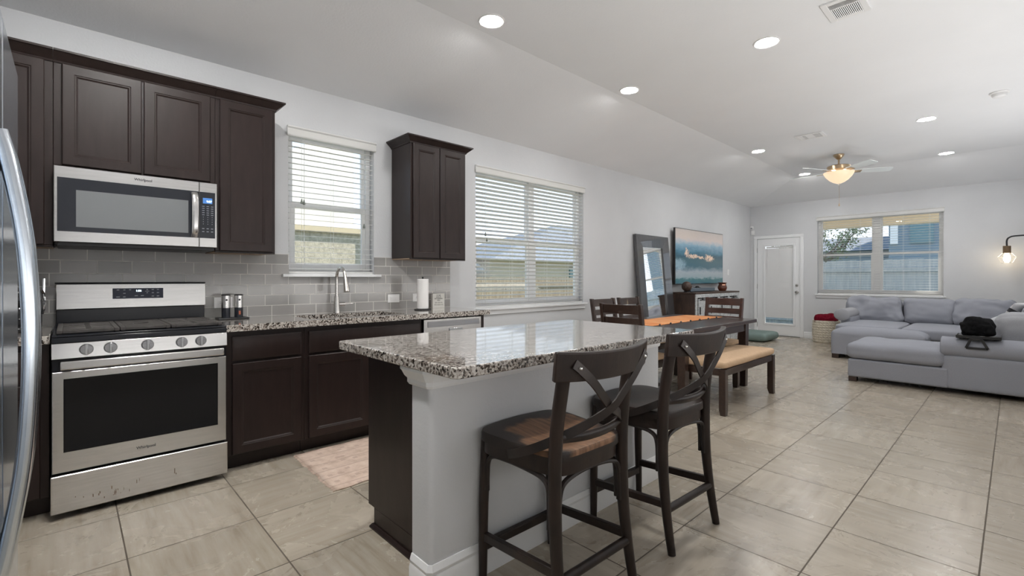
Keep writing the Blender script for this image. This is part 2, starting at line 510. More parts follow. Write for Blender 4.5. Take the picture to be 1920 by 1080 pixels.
# ------------------------------------------------------------------ geometry helpers
class G:
    def __init__(s):
        s.bm = bmesh.new()

    def face(s, pts):
        vs = [s.bm.verts.new(p) for p in pts]
        return s.bm.faces.new(vs)

    def box(s, x0, x1, y0, y1, z0, z1):
        v = [s.bm.verts.new((x, y, z)) for z in (z0, z1) for y in (y0, y1) for x in (x0, x1)]
        for f in ((0, 2, 3, 1), (4, 5, 7, 6), (0, 1, 5, 4), (2, 6, 7, 3), (0, 4, 6, 2), (1, 3, 7, 5)):
            s.bm.faces.new([v[i] for i in f])
        return s

    def obox(s, c, u, v, w):
        c, u, v, w = map(Vector, (c, u, v, w))
        if u.cross(v).dot(w) < 0:
            u = -u
        q = [s.bm.verts.new(c + a * u + b * v + d * w) for d in (-1, 1) for b in (-1, 1) for a in (-1, 1)]
        for f in ((0, 2, 3, 1), (4, 5, 7, 6), (0, 1, 5, 4), (2, 6, 7, 3), (0, 4, 6, 2), (1, 3, 7, 5)):
            s.bm.faces.new([q[i] for i in f])
        return s

    def bar(s, p0, p1, wd, ht, up=(0, 0, 1), w1=None, h1=None):
        p0, p1 = Vector(p0), Vector(p1)
        d = (p1 - p0).normalized()
        a = d.cross(Vector(up))
        if a.length < 1e-4:
            a = d.cross(Vector((0, 1, 0)))
        a.normalize()
        b = a.cross(d).normalized()
        w1 = wd if w1 is None else w1
        h1 = ht if h1 is None else h1
        r0 = [s.bm.verts.new(p0 + a * x * wd / 2 + b * y * ht / 2) for x, y in ((-1, -1), (1, -1), (1, 1), (-1, 1))]
        r1 = [s.bm.verts.new(p1 + a * x * w1 / 2 + b * y * h1 / 2) for x, y in ((-1, -1), (1, -1), (1, 1), (-1, 1))]
        for i in range(4):
            s.bm.faces.new((r0[i], r0[(i + 1) % 4], r1[(i + 1) % 4], r1[i]))
        s.bm.faces.new(r0[::-1])
        s.bm.faces.new(r1)
        return s

    def tube(s, pts, r, n=10, up=(0, 0, 1), closed=False, rb=None):
        """r: number, list or per point; rb: second radius (along 'up') for flat sections"""
        P = [Vector(p) for p in pts]
        m = len(P)
        rs = r if isinstance(r, (list, tuple)) else [r] * m
        rb = rs if rb is None else (rb if isinstance(rb, (list, tuple)) else [rb] * m)
        rings = []
        for i in range(m):
            if closed:
                d = P[(i + 1) % m] - P[i - 1]
            else:
                d = P[min(i + 1, m - 1)] - P[max(i - 1, 0)]
            d.normalize()
            a = d.cross(Vector(up))
            if a.length < 1e-3:
                a = d.cross(Vector((0, 1, 0)))
                if a.length < 1e-3:
                    a = d.cross(Vector((1, 0, 0)))
            a.normalize()
            b = a.cross(d).normalized()
            rings.append([s.bm.verts.new(P[i] + a * rs[i] * math.cos(2 * math.pi * k / n) + b * rb[i] * math.sin(2 * math.pi * k / n)) for k in range(n)])
        for i in range(m if closed else m - 1):
            A, B = rings[i], rings[(i + 1) % m]
            for k in range(n):
                s.bm.faces.new((A[k], A[(k + 1) % n], B[(k + 1) % n], B[k]))
        if not closed:
            s.bm.faces.new(rings[0][::-1])
            s.bm.faces.new(rings[-1])
        return s

    def cyl(s, p0, p1, r0, r1=None, n=20):
        r1 = r0 if r1 is None else r1
        return s.tube([p0, p1], [r0, r1], n, up=(0.123, 0.51, 0.85))

    def lathe(s, prof, cx=0, cy=0, cz=0, n=32, axis='z'):
        rings = []
        for r, z in prof:
            ring = []
            if r < 1e-6:
                r = 1e-5
            for k in range(n):
                a = 2 * math.pi * k / n
                if axis == 'z':
                    p = (cx + r * math.cos(a), cy + r * math.sin(a), cz + z)
                elif axis == 'x':
                    p = (cx + z, cy + r * math.cos(a), cz + r * math.sin(a))
                else:
                    p = (cx + r * math.sin(a), cy + z, cz + r * math.cos(a))
                ring.append(s.bm.verts.new(p))
            rings.append(ring)
        for A, B in zip(rings, rings[1:]):
            for k in range(n):
                s.bm.faces.new((A[k], A[(k + 1) % n], B[(k + 1) % n], B[k]))
        s.bm.faces.new(rings[0][::-1])
        s.bm.faces.new(rings[-1])
        return s

    def prism(s, poly, ext):
        e = Vector(ext)
        A = [s.bm.verts.new(p) for p in poly]
        B = [s.bm.verts.new(Vector(p) + e) for p in poly]
        n = len(A)
        s.bm.faces.new(A[::-1])
        s.bm.faces.new(B)
        for i in range(n):
            s.bm.faces.new((A[i], A[(i + 1) % n], B[(i + 1) % n], B[i]))
        return s

    def rings(s, o, u, v, n, wd, ht, prof):
        """nested rectangles: prof = [(inset, depth along n)], last is capped, first is backed"""
        o, u, v, n = map(Vector, (o, u, v, n))
        R_ = []
        for ins, dp in prof:
            R_.append([s.bm.verts.new(o + u * a + v * b + n * dp) for a, b in ((ins, ins), (wd - ins, ins), (wd - ins, ht - ins), (ins, ht - ins))])
        for A, B in zip(R_, R_[1:]):
            for k in range(4):
                s.bm.faces.new((A[k], A[(k + 1) % 4], B[(k + 1) % 4], B[k]))
        s.bm.faces.new(R_[-1])
        s.bm.faces.new(R_[0][::-1])
        return s

    def sweep(s, path, prof):
        """path: plan points (x, y); prof: [(offset to the right of travel, z)]; mitred, closed profile"""
        P = [Vector((p[0], p[1], 0)) for p in path]
        m = len(P)
        rings = []
        for i in range(m):
            d0 = (P[i] - P[i - 1]).normalized() if i else None
            d1 = (P[i + 1] - P[i]).normalized() if i < m - 1 else None
            rt = lambda d: Vector((d.y, -d.x, 0))
            if d0 is None:
                nn, k = rt(d1), 1
            elif d1 is None:
                nn, k = rt(d0), 1
            else:
                nn = (rt(d0) + rt(d1)).normalized()
                k = 1 / max(0.2, nn.dot(rt(d1)))
            rings.append([s.bm.verts.new(P[i] + nn * o * k + Vector((0, 0, z))) for o, z in prof])
        n = len(prof)
        for A, B in zip(rings, rings[1:]):
            for k in range(n):
                s.bm.faces.new((A[k], A[(k + 1) % n], B[(k + 1) % n], B[k]))
        s.bm.faces.new(rings[0][::-1])
        s.bm.faces.new(rings[-1])
        return s

    def surf(s, fn, nu, nv, closed_u=False):
        V = [[s.bm.verts.new(fn(i / nu, j / nv)) for j in range(nv + 1)] for i in range(nu + (0 if closed_u else 1))]
        for i in range(nu):
            A, B = V[i], V[(i + 1) % len(V)]
            for j in range(nv):
                s.bm.faces.new((A[j], B[j], B[j + 1], A[j + 1]))
        return s

    def soft(s, c, h, r, crown=(0, 0, 0), wr=0.0, seed=0, n=12, M=None, wscale=3.0):
        """rounded cushion block: centre c, half sizes h, edge radius r"""
        c, h = Vector(c), Vector(h)
        r = min(r, *h)
        cache = {}

        def pt(p):
            key = (round(p[0], 4), round(p[1], 4), round(p[2], 4))
            if key in cache:
                return cache[key]
            q = Vector((p[i] * h[i] for i in range(3)))
            inn = Vector((max(-(h[i] - r), min(h[i] - r, q[i])) for i in range(3)))
            d = q - inn
            pos = inn + d.normalized() * r if d.length > 1e-9 else q
            nrm = d.normalized() if d.length > 1e-9 else Vector((0, 0, 1))
            for i in range(3):
                a, b = (i + 1) % 3, (i + 2) % 3
                pos[i] *= 1 + crown[i] * (1 - p[a] ** 2) * (1 - p[b] ** 2)
            if wr:
                k = (pos + Vector((seed * 3.7, seed * 1.3, seed * 2.1))) * wscale
                pos = pos + nrm * wr * (noise.fractal(k, 0.7, 2.0, 3))
            pos = (M @ pos if M else pos) + c
            cache[key] = s.bm.verts.new(pos)
            return cache[key]

        def lin(k):
            x = -1 + 2 * k / n
            return math.copysign(abs(x) ** 0.8, x)
        for ax in range(3):
            for sg in (-1, 1):
                for i in range(n):
                    for j in range(n):
                        q = []
                        for (ii, jj) in ((i, j), (i + 1, j), (i + 1, j + 1), (i, j + 1)):
                            p = [0, 0, 0]
                            p[ax] = sg
                            p[(ax + 1) % 3] = lin(ii)
                            p[(ax + 2) % 3] = lin(jj)
                            q.append(pt(p))
                        if sg < 0:
                            q.reverse()
                        s.bm.faces.new(q)
        return s

    def pillow(s, c, u, v, w, seed=0, n=14, wr=0.012):
        """throw pillow: half axes u, v (in plane), w (thickness)"""
        c, u, v, w = map(Vector, (c, u, v, w))
        for sg in (-1, 1):
            def fn(a, b, sg=sg):
                x, y = a * 2 - 1, b * 2 - 1
                tk = (max(0, 1 - x ** 4) * max(0, 1 - y ** 4)) ** 0.5
                px = x * (1 - 0.08 * (1 - y * y) * abs(x))
                py = y * (1 - 0.08 * (1 - x * x) * abs(y))
                p = c + u * px + v * py + w * tk * sg
                return p + w.normalized() * sg * wr * tk * noise.fractal((p + Vector((seed, seed, seed))) * 5, 0.8, 2, 3)
            s.surf(fn, n, n)
        bmesh.ops.remove_doubles(s.bm, verts=s.bm.verts, dist=1e-5)
        return s

    def build(s, name, m, parent=None, bevel=0.0, smooth=35, sub=0, seg=2):
        bm = s.bm
        bmesh.ops.recalc_face_normals(bm, faces=bm.faces)
        if parent is not None:
            o_ = wloc(parent)
            bmesh.ops.translate(bm, verts=bm.verts, vec=-o_)
        me = bpy.data.meshes.new(name)
        bm.to_mesh(me)
        bm.free()
        me.materials.append(MATS[m])
        if smooth:
            for p in me.polygons:
                p.use_smooth = True
            me.set_sharp_from_angle(angle=R(smooth))
        o = bpy.data.objects.new(name, me)
        COL.objects.link(o)
        if parent is not None:
            o.parent = parent
        if bevel:
            b = o.modifiers.new('bevel', 'BEVEL')
            b.width = bevel
            b.segments = seg
            b.limit_method = 'ANGLE'
            b.angle_limit = R(40)
        if sub:
            b = o.modifiers.new('sub', 'SUBSURF')
            b.levels = sub
            b.render_levels = sub
        return o


def wloc(o):
    v = Vector((0, 0, 0))
    while o is not None:
        v += o.location
        o = o.parent
    return v


def tag(o, label, cat, group=None, kind=None):
    o['label'] = label
    o['category'] = cat
    if group:
        o['group'] = group
    if kind:
        o['kind'] = kind
    return o


def thing(name, label, cat, loc=(0, 0, 0), group=None):
    o = bpy.data.objects.new(name, None)
    COL.objects.link(o)
    o.empty_display_size = 0.1
    o.location = loc
    return tag(o, label, cat, group)


def structure(o):
    o['kind'] = 'structure'
    return o


def copy_tree(o, parent=None):
    c = o.copy()
    COL.objects.link(c)
    if parent is not None:
        c.parent = parent
    for ch in list(o.children):
        copy_tree(ch, c)
    return c


def smooth_pts(P, n=6):
    """Catmull-Rom"""
    P = [Vector(p) for p in P]
    out = []
    for i in range(len(P) - 1):
        p0, p1, p2, p3 = P[max(i - 1, 0)], P[i], P[i + 1], P[min(i + 2, len(P) - 1)]
        for k in range(n):
            u = k / n
            out.append(0.5 * ((2 * p1) + (-p0 + p2) * u + (2 * p0 - 5 * p1 + 4 * p2 - p3) * u * u + (-p0 + 3 * p1 - 3 * p2 + p3) * u ** 3))
    out.append(P[-1])
    return out


def text(body, size, loc, m, parent, name='lettering', face='x', bold=0.0, align='CENTER', shear=0.0):
    c = bpy.data.curves.new(name, 'FONT')
    c.body = body
    c.size = size
    c.align_x = align
    c.align_y = 'CENTER'
    c.extrude = 0.0006
    c.offset = bold
    c.shear = shear
    c.resolution_u = 3
    o = bpy.data.objects.new(name, c)
    COL.objects.link(o)
    dg = bpy.context.evaluated_depsgraph_get()
    me = bpy.data.meshes.new_from_object(o.evaluated_get(dg))
    bpy.data.objects.remove(o)
    if face == 'x':
        M = Matrix(((0, 0, 1, 0), (1, 0, 0, 0), (0, 1, 0, 0), (0, 0, 0, 1)))
    else:
        M = Matrix(((1, 0, 0, 0), (0, 0, -1, 0), (0, 1, 0, 0), (0, 0, 0, 1)))
    me.transform(M)
    me.transform(Matrix.Translation(Vector(loc) - wloc(parent)))
    me.materials.clear()
    me.materials.append(MATS[m])
    o = bpy.data.objects.new(name, me)
    COL.objects.link(o)
    o.parent = parent
    return o


# ================================================================== ROOM SHELL
XR, YB, YF = 4.75, 10.78, -0.90
HW, HC = 2.745, 3.05           # height at the left and back walls, flat part of the ceiling
CX, CY = 1.20, 9.62            # where the slopes meet the flat
structure(G().box(-0.15, XR + 0.15, YF - 0.15, YB + 0.15, -0.10, 0.0).build('floor', 'floor_tile', smooth=0))

W1 = (1.262, 1.990, 1.235, 2.395)   # y0, y1, z0, z1
W2 = (3.155, 4.990, 0.880, 2.395)
g = G()
T0, T1 = -0.15, 0.0
g.box(T0, T1, YF, W1[0], 0, HW)
g.box(T0, T1, W1[0], W1[1], 0, W1[2])
g.box(T0, T1, W1[0], W1[1], W1[3], HW)
g.box(T0, T1, W1[1], W2[0], 0, HW)
g.box(T0, T1, W2[0], W2[1], 0, W2[2])
g.box(T0, T1, W2[0], W2[1], W2[3], HW)
g.box(T0, T1, W2[1], YB + 0.15, 0, HW)
structure(g.build('wall_left', 'wall_paint', smooth=0))

W3 = (1.258, 3.105, 0.895, 2.395)   # back window x0, x1, z0, z1
D1 = (0.135, 0.963, 0.0, 2.045)     # back door opening
g = G()
B0, B1 = YB, YB + 0.15
g.box(-0.15, D1[0], B0, B1, 0, HW)
g.box(D1[0], D1[1], B0, B1, D1[3], HW)
g.box(D1[1], W3[0], B0, B1, 0, HW)
g.box(W3[0], W3[1], B0, B1, 0, W3[2])
g.box(W3[0], W3[1], B0, B1, W3[3], HW)
g.box(W3[1], XR + 0.15, B0, B1, 0, HW)
structure(g.build('wall_back', 'wall_paint', smooth=0))
structure(G().box(XR, XR + 0.15, YF, YB + 0.15, 0, 3.2).build('wall_right', 'wall_paint', smooth=0))
structure(G().box(-0.15, XR + 0.15, YF - 0.15, YF, 0, 3.2).build('wall_front', 'wall_paint', smooth=0))
g = G()
A = {k: g.bm.verts.new(p) for k, p in dict(a=(-0.15, YF - 0.15, HW - 0.038), b=(-0.15, YB + 0.15, HW - 0.038), c=(XR + 0.15, YB + 0.15, HW - 0.038), f=(CX, YF - 0.15, HC), h=(CX, CY, HC), i=(XR + 0.15, CY, HC), j=(XR + 0.15, YF - 0.15, HC)).items()}
for f in ('abhf', 'bcih', 'fhij'):
    g.bm.faces.new([A[k] for k in f])
cl = g.build('ceiling', 'ceiling_paint', smooth=0)
sm = cl.modifiers.new('thick', 'SOLIDIFY')
sm.thickness = 0.12
sm.offset = 1 if cl.data.polygons[0].normal.z > 0 else -1
structure(cl)

# baseboards
BP = [(0, 0), (0.014, 0), (0.014, 0.085), (0.009, 0.10), (0.011, 0.112), (0.004, 0.13), (0, 0.13)]
structure(G().sweep([(0.0, YB), (0.0, 2.80)][::-1], BP).build('baseboard_left', 'trim_white', smooth=20))
structure(G().sweep([(1.022, YB), (XR, YB)], BP).build('baseboard_back', 'trim_white', smooth=20))


def blind(label, axis, a0, a1, z0, z1, pitch, tilt, valance_ext, cords, side, tassels):
    """axis 'x': window in the wall x=0 (room on +x); 'y': back wall (room on -y)"""
    def P(a, dpt, z):
        return (dpt, a, z) if axis == 'x' else (a, YB - dpt, z)

    def bx(g, a_0, a_1, d0, d1, zz0, zz1):
        if axis == 'x':
            g.box(d0, d1, a_0, a_1, zz0, zz1)
        else:
            g.box(a_0, a_1, YB - d1, YB - d0, zz0, zz1)
    am = (a0 + a1) / 2
    root = thing('window_blind', label, 'window blind', P(am, 0.0, z0))
    g = G()
    vt = z1 + 0.012
    va0, va1 = a0 - valance_ext, a1 + valance_ext
    prof = [(0.002, -0.075), (0.016, -0.075), (0.020, -0.066), (0.020, -0.018), (0.030, -0.008), (0.030, 0.0), (0.002, 0.0)]
    poly = [P(va0, d, vt + z) for d, z in prof]
    ext = (0, va1 - va0, 0) if axis == 'x' else (va1 - va0, 0, 0)
    g.prism(poly, ext)
    g.build('valance', 'blind_white', root, smooth=20)
    g = G()
    g2 = math.radians(tilt)
    n = int((z1 - 0.07 - z0 - 0.03) / pitch)
    dc = -0.035
    for i in range(n + 1):
        z = z0 + 0.045 + i * pitch
        c = Vector(P(am, dc, z))
        inn = Vector(P(am, dc + 1, z)) - c
        u = (Vector(P(am + 1, dc, z)) - c) * ((a1 - a0) / 2 - 0.008)
        hw = 0.025
        v = (inn * math.cos(g2) + Vector((0, 0, math.sin(g2)))) * hw
        wv_ = (Vector((0, 0, math.cos(g2))) - inn * math.sin(g2)) * 0.0014
        g.obox(c, u, v, wv_)
    g.build('slats', 'blind_white', root, smooth=0)
    g = G()
    bx(g, a0 + 0.006, a1 - 0.006, dc - 0.026, dc + 0.026, z0 + 0.004, z0 + 0.022)
    g.build('bottom_rail', 'blind_white', root, bevel=0.004)
    g = G()
    for f in cords:
        a = a0 + (a1 - a0) * f
        for dd in (dc - 0.027, dc + 0.027):
            g.cyl(P(a, dd, z0 + 0.02), P(a, dd, z1 - 0.06), 0.0011, n=6)
        g.cyl(P(a + 0.012, dc, z0 + 0.02), P(a + 0.012, dc, z1 - 0.06), 0.0011, n=6)
    g.build('ladder_cords', 'blind_white', root)
    for f, z in tassels:
        a = a0 + (a1 - a0) * f
        g = G().cyl(P(a, 0.002, z + 0.04), P(a, 0.002, z1 - 0.06), 0.0012, n=6)
        c_ = g.build('pull_cord', 'blind_white', root)
        p = P(a, 0.002, z)
        G().lathe([(0.003, 0.042), (0.005, 0.03), (0.010, 0.010), (0.009, 0.002), (0.0, 0.0)], *p, n=10).build('tassel', 'heart_grey', c_)
    return root


def win_frame(name, axis, a0, a1, z0, z1, zr, units, sill_ext):
    """vinyl single-hung units: list of (u0, u1); zr = meeting rail height"""
    root = bpy.data.objects.new(name, None)
    COL.objects.link(root)
    root.location = (0, (a0 + a1) / 2, z0) if axis == 'x' else ((a0 + a1) / 2, YB, z0)
    root['kind'] = 'structure'

    def bx(g, a_0, a_1, d0, d1, zz0, zz1):
        if axis == 'x':
            g.box(d0, d1, a_0, a_1, zz0, zz1)
        else:
            g.box(a_0, a_1, YB - d1, YB - d0, zz0, zz1)
    g = G()
    fr_ = 0.042
    bx(g, a0, a1, -0.145, -0.075, z0, z0 + fr_)
    bx(g, a0, a1, -0.145, -0.075, z1 - fr_, z1)
    bx(g, a0, a0 + fr_, -0.145, -0.075, z0 + fr_, z1 - fr_)
    bx(g, a1 - fr_, a1, -0.145, -0.075, z0 + fr_, z1 - fr_)
    for (u0, u1), (q0, q1) in zip(units, units[1:]):
        bx(g, u1, q0, -0.145, -0.075, z0 + fr_, z1 - fr_)
    g.build('window_frame', 'vinyl_white', root, bevel=0.004)
    for i, (u0, u1) in enumerate(units):
        l = u0 + (fr_ if i == 0 else 0)
        r = u1 - (fr_ if i == len(units) - 1 else 0)
        g = G()
        bx(g, l, r, -0.105, -0.080, z0 + fr_, z0 + fr_ + 0.045)
        bx(g, l, r, -0.105, -0.080, zr - 0.022, zr + 0.022)
        bx(g, l, l + 0.035, -0.105, -0.080, z0 + fr_ + 0.045, zr - 0.022)
        bx(g, r - 0.035, r, -0.105, -0.080, z0 + fr_ + 0.045, zr - 0.022)
        sh = g.build('lower_sash', 'vinyl_white', root, bevel=0.003)
        g = G()
        bx(g, l + 0.03, r - 0.03, -0.094, -0.090, z0 + fr_ + 0.04, zr - 0.018)
        g.build('pane', 'window_glass', sh, smooth=0)
        g = G()
        bx(g, l, r, -0.135, -0.110, z1 - fr_ - 0.025, z1 - fr_)
        bx(g, l, r, -0.135, -0.110, zr - 0.02, zr + 0.018)
        bx(g, l, l + 0.025, -0.135, -0.110, zr + 0.018, z1 - fr_ - 0.025)
        bx(g, r - 0.025, r, -0.135, -0.110, zr + 0.018, z1 - fr_ - 0.025)
        sh = g.build('upper_sash', 'vinyl_white', root, bevel=0.003)
        g = G()
        bx(g, l + 0.02, r - 0.02, -0.124, -0.120, zr + 0.014, z1 - fr_ - 0.02)
        g.build('pane', 'window_glass', sh, smooth=0)
    g = G()
    bx(g, a0 - sill_ext, a1 + sill_ext, -0.001, 0.045, z0 - 0.022, z0 + 0.0)
    bx(g, a0, a1, -0.074, -0.001, z0 - 0.0, z0 + 0.004)
    g.build('window_sill', 'trim_white', root, bevel=0.006)
    if name != 'window_1':
        g = G()
        bx(g, a0 - sill_ext + 0.015, a1 + sill_ext - 0.015, 0.0, 0.018, z0 - 0.075, z0 - 0.0225)
        g.build('apron', 'trim_white', root, bevel=0.004)
    return root


win_frame('window_1', 'x', *W1, 1.805, [(W1[0], W1[1])], 0.052)
win_frame('window_2', 'x', *W2, 1.635, [(W2[0], 3.99 + 0.045), (4.125, W2[1])], 0.035)
win_frame('window_3', 'y', *W3, 1.655, [(W3[0], 2.135), (2.245, W3[1])], 0.03)
blind('white slatted blind over the kitchen sink', 'x', W1[0], W1[1], W1[2], W1[3], 0.0445, -5, 0.012, (0.17, 0.5, 0.86), 0, ((0.14, 1.80), (0.165, 1.795), (0.87, 1.64)))
blind('wide white blind with tilted slats in the dining window', 'x', W2[0], W2[1], W2[2], W2[3], 0.0445, 16, 0.012, (0.08, 0.30, 0.62, 0.84), 0, ((0.075, 1.66), (0.085, 1.60)))
blind('white blind with level slats behind the grey sofa', 'y', W3[0], W3[1], W3[2], W3[3], 0.0445, 0, 0.012, (0.06, 0.37, 0.54, 0.71, 0.90), 0, ())

# back door with a blind between its panes
dr = bpy.data.objects.new('door_1', None)
COL.objects.link(dr)
dr.location = (0.549, YB, 0)
dr['kind'] = 'structure'
g = G()
yf = YB + 0.005
g.box(0.143, 0.292, yf, yf + 0.04, 0.014, 2.035)
g.box(0.839, 0.955, yf, yf + 0.04, 0.014, 2.035)
g.box(0.292, 0.839, yf, yf + 0.04, 0.014, 0.255)
g.box(0.292, 0.839, yf, yf + 0.04, 1.885, 2.035)
g.build('door_slab', 'trim_white', dr, smooth=0)
g = G()
for q in ((0.262, 0.302, 0.225, 1.915), (0.829, 0.869, 0.225, 1.915)):
    g.box(q[0], q[1], yf - 0.012, yf + 0.006, q[2], q[3])
g.box(0.302, 0.829, yf - 0.012, yf + 0.006, 0.225, 0.265)
g.box(0.302, 0.829, yf - 0.012, yf + 0.006, 1.875, 1.915)
g.build('lite_frame', 'trim_white', dr, bevel=0.005)
g = G()
z = 0.40
while z < 1.83:
    g.obox((0.5655, yf + 0.021, z), (0.270, 0, 0), (0, 0.002, 0.0108), (0, 0.0004, -0.0002))
    z += 0.0165
g.box(0.315, 0.816, yf + 0.012, yf + 0.030, 1.835, 1.870)
g.box(0.318, 0.813, yf + 0.014, yf + 0.028, 0.378, 0.392)
mat('inner_blind', (0.93, 0.93, 0.93), 0.6)
g.build('inner_blind', 'inner_blind', dr, smooth=0)
g = G().box(0.296, 0.835, yf + 0.004, yf + 0.007, 0.26, 1.88)
g.build('pane', 'window_glass', dr, smooth=0)
g = G().cyl((0.345, yf - 0.002, 1.30), (0.345, yf - 0.002, 1.86), 0.004, n=8)
g.build('tilt_wand', 'plastic_white', dr)
for nm, z, r in (('deadbolt', 1.06, 0.028), ('door_knob', 0.92, 0.030)):
    g = G()
    if nm == 'deadbolt':
        g.lathe([(0.0, -0.022), (0.018, -0.022), (0.026, -0.016), (0.030, 0.0), (0.030, 0.004)], 0.897, yf, z, 20, 'y')
        g.box(0.892, 0.902, yf - 0.034, yf - 0.02, z - 0.014, z + 0.014)
    else:
        g.lathe([(0.0, -0.062), (0.020, -0.06), (0.029, -0.046), (0.026, -0.032), (0.012, -0.024), (0.011, -0.010), (0.031, -0.006), (0.032, 0.004)], 0.897, yf, z, 20, 'y')
    g.build(nm, 'nickel', dr)
for z in (0.22, 1.03, 1.80):
    G().cyl((0.140, yf - 0.006, z - 0.05), (0.140, yf - 0.006, z + 0.05), 0.007, n=10).build('hinge', 'steel_dark', dr)
g = G()
g.box(0.078, 0.138, YB - 0.018, YB, 0, 2.042)
g.box(0.960, 1.020, YB - 0.018, YB, 0, 2.042)
g.box(0.078, 1.020, YB - 0.018, YB, 2.042, 2.102)
structure(g.build('trim_1', 'trim_white', bevel=0.006))
structure(G().box(D1[0], D1[1], YB - 0.01, YB + 0.15, 0.0, 0.012).build('trim_2', 'steel_dark'))

# backsplash panels around the sink window
g = G()
BS = 1.392
g.box(0, 0.008, YF, W1[0], 0.914, BS)
g.box(0, 0.008, W1[0], W1[1], 0.914, W1[2] - 0.024)
g.box(0, 0.008, W1[1], 2.818, 0.914, BS)
structure(g.build('wall_backsplash', 'subway_tile', smooth=0))

# ================================================================== CEILING FIXTURES
def downlight(x, y, label, m='lamp_disc'):
    root = thing('recessed_ceiling_light', label, 'ceiling light', (x, y, HC), 'round recessed ceiling lights')
    g = G()
    g.lathe([(0.074, 0.004), (0.076, -0.003), (0.086, -0.007), (0.094, -0.003), (0.095, 0.0005)], x, y, HC - 0.0006, 40)
    g.build('trim_ring', 'plastic_white', root)
    g = G()
    g.lathe([(0.0, -0.0015), (0.0755, -0.0015), (0.0755, -0.0005), (0.0, -0.0005)], x, y, HC, 40)
    g.build('diffuser', m, root)


downlight(1.36, 2.21, 'recessed light above the stove end of the island, nearest the upper cabinets')
downlight(1.34, 4.01, 'recessed light over the near end of the dining table')
downlight(2.60, 3.98, 'recessed light beside the large square ceiling vent')
downlight(1.38, 7.30, 'recessed light between the wave television and the small ceiling vent')
downlight(3.23, 7.25, 'recessed light nearest the smoke detector')
downlight(1.38, 9.50, 'far recessed light behind the left fan blades')
downlight(3.24, 9.44, 'far recessed light to the right of the fan, over the grey sofa')
downlight(1.36, 0.30, 'added out-of-view recessed light in front of the range', 'lamp_disc_added')  # unseen light, added to brighten the kitchen floor
downlight(2.60, 0.30, 'added out-of-view recessed light in front of the refrigerator', 'lamp_disc_added')  # second added light out of view, also for kitchen floor brightness

# vents
def vent(c, hx, hy, label, fine):
    x, y = c
    root = thing('ceiling_vent', label, 'ceiling vent', (x, y, HC), 'white ceiling air vents')
    g = G()
    z0, z1 = HC - 0.012, HC - 0.0005
    b = 0.038
    g.box(x - hx, x - hx + b, y - hy, y + hy, z0, z1)
    g.box(x + hx - b, x + hx, y - hy, y + hy, z0, z1)
    g.box(x - hx + b, x + hx - b, y - hy, y - hy + b, z0, z1)
    g.box(x - hx + b, x + hx - b, y + hy - b, y + hy, z0, z1)
    g.build('frame', 'plastic_white', root, bevel=0.003)
    G().box(x - hx + b, x + hx - b, y - hy + b, y + hy - b, HC - 0.002, HC - 0.0004).build('duct_opening', 'duct_grey', root)
    g = G()
    iy0, iy1 = y - hy + b, y + hy - b
    ix0, ix1 = x - hx + b, x + hx - b
    if not fine:
        ys = iy0 + (iy1 - iy0) * 0.30
        g.box(ix0, ix1, ys - 0.006, ys + 0.006, z0, z1 - 0.002)
        k = 16
        for i in range(k):
            xx = ix0 + (ix1 - ix0) * (i + 0.5) / k
            g.obox((xx, (ys + iy1) / 2, HC - 0.008), (-0.0032, 0, 0.0050), (0, (iy1 - ys) / 2, 0), (0.0018, 0, 0.0011))
        for i in range(6):
            yy = iy0 + (ys - iy0) * (i + 0.5) / 6
            g.obox(((ix0 + ix1) / 2, yy, HC - 0.008), ((ix1 - ix0) / 2, 0, 0), (0, 0.004, 0.0045), (0, 0.0005, -0.0004))
    else:
        g.box(ix0, ix0 + (ix1 - ix0) * 0.16, iy0, iy1, z0 + 0.003, z1 - 0.003)
        g.box(ix0 + (ix1 - ix0) * 0.30, ix0 + (ix1 - ix0) * 0.66, iy0, iy1, z0 + 0.003, z1 - 0.003)
        for a_, b_2 in ((0.16, 0.30), (0.66, 1.0)):
            k = max(2, int((b_2 - a_) * 16))
            for i in range(k + 1):
                xx = ix0 + (ix1 - ix0) * (a_ + (b_2 - a_) * i / k)
                g.box(xx - 0.003, xx + 0.003, iy0, iy1, z0 + 0.005, z1 - 0.003)
            for i in range(7):
                yy = iy0 + (iy1 - iy0) * (i + 0.5) / 7
                g.box(ix0 + (ix1 - ix0) * a_, ix0 + (ix1 - ix0) * b_2, yy - 0.003, yy + 0.003, z0 + 0.0052, z1 - 0.0032)
    g.build('louvers', 'plastic_white', root, smooth=0)


vent((3.142, 3.855), 0.118, 0.148, 'large square white ceiling vent at the top edge, nearest the camera', False)
vent((2.118, 7.01), 0.155, 0.13, 'smaller white ceiling vent just before the ceiling fan', True)

root = thing('smoke_detector', 'round white smoke detector on the ceiling at the right', 'smoke detector', (3.825, 6.74, HC))
G().lathe([(0.0, -0.016), (0.068, -0.016), (0.075, -0.010), (0.075, -0.0005), (0.0, -0.0005)], 3.825, 6.74, HC, 36).build('base_plate', 'plastic_white', root)
G().lathe([(0.0, -0.05), (0.034, -0.05), (0.052, -0.042), (0.060, -0.022), (0.060, -0.0165), (0.0, -0.0165)], 3.825, 6.74, HC, 36).build('sensor_cover', 'plastic_white', root)

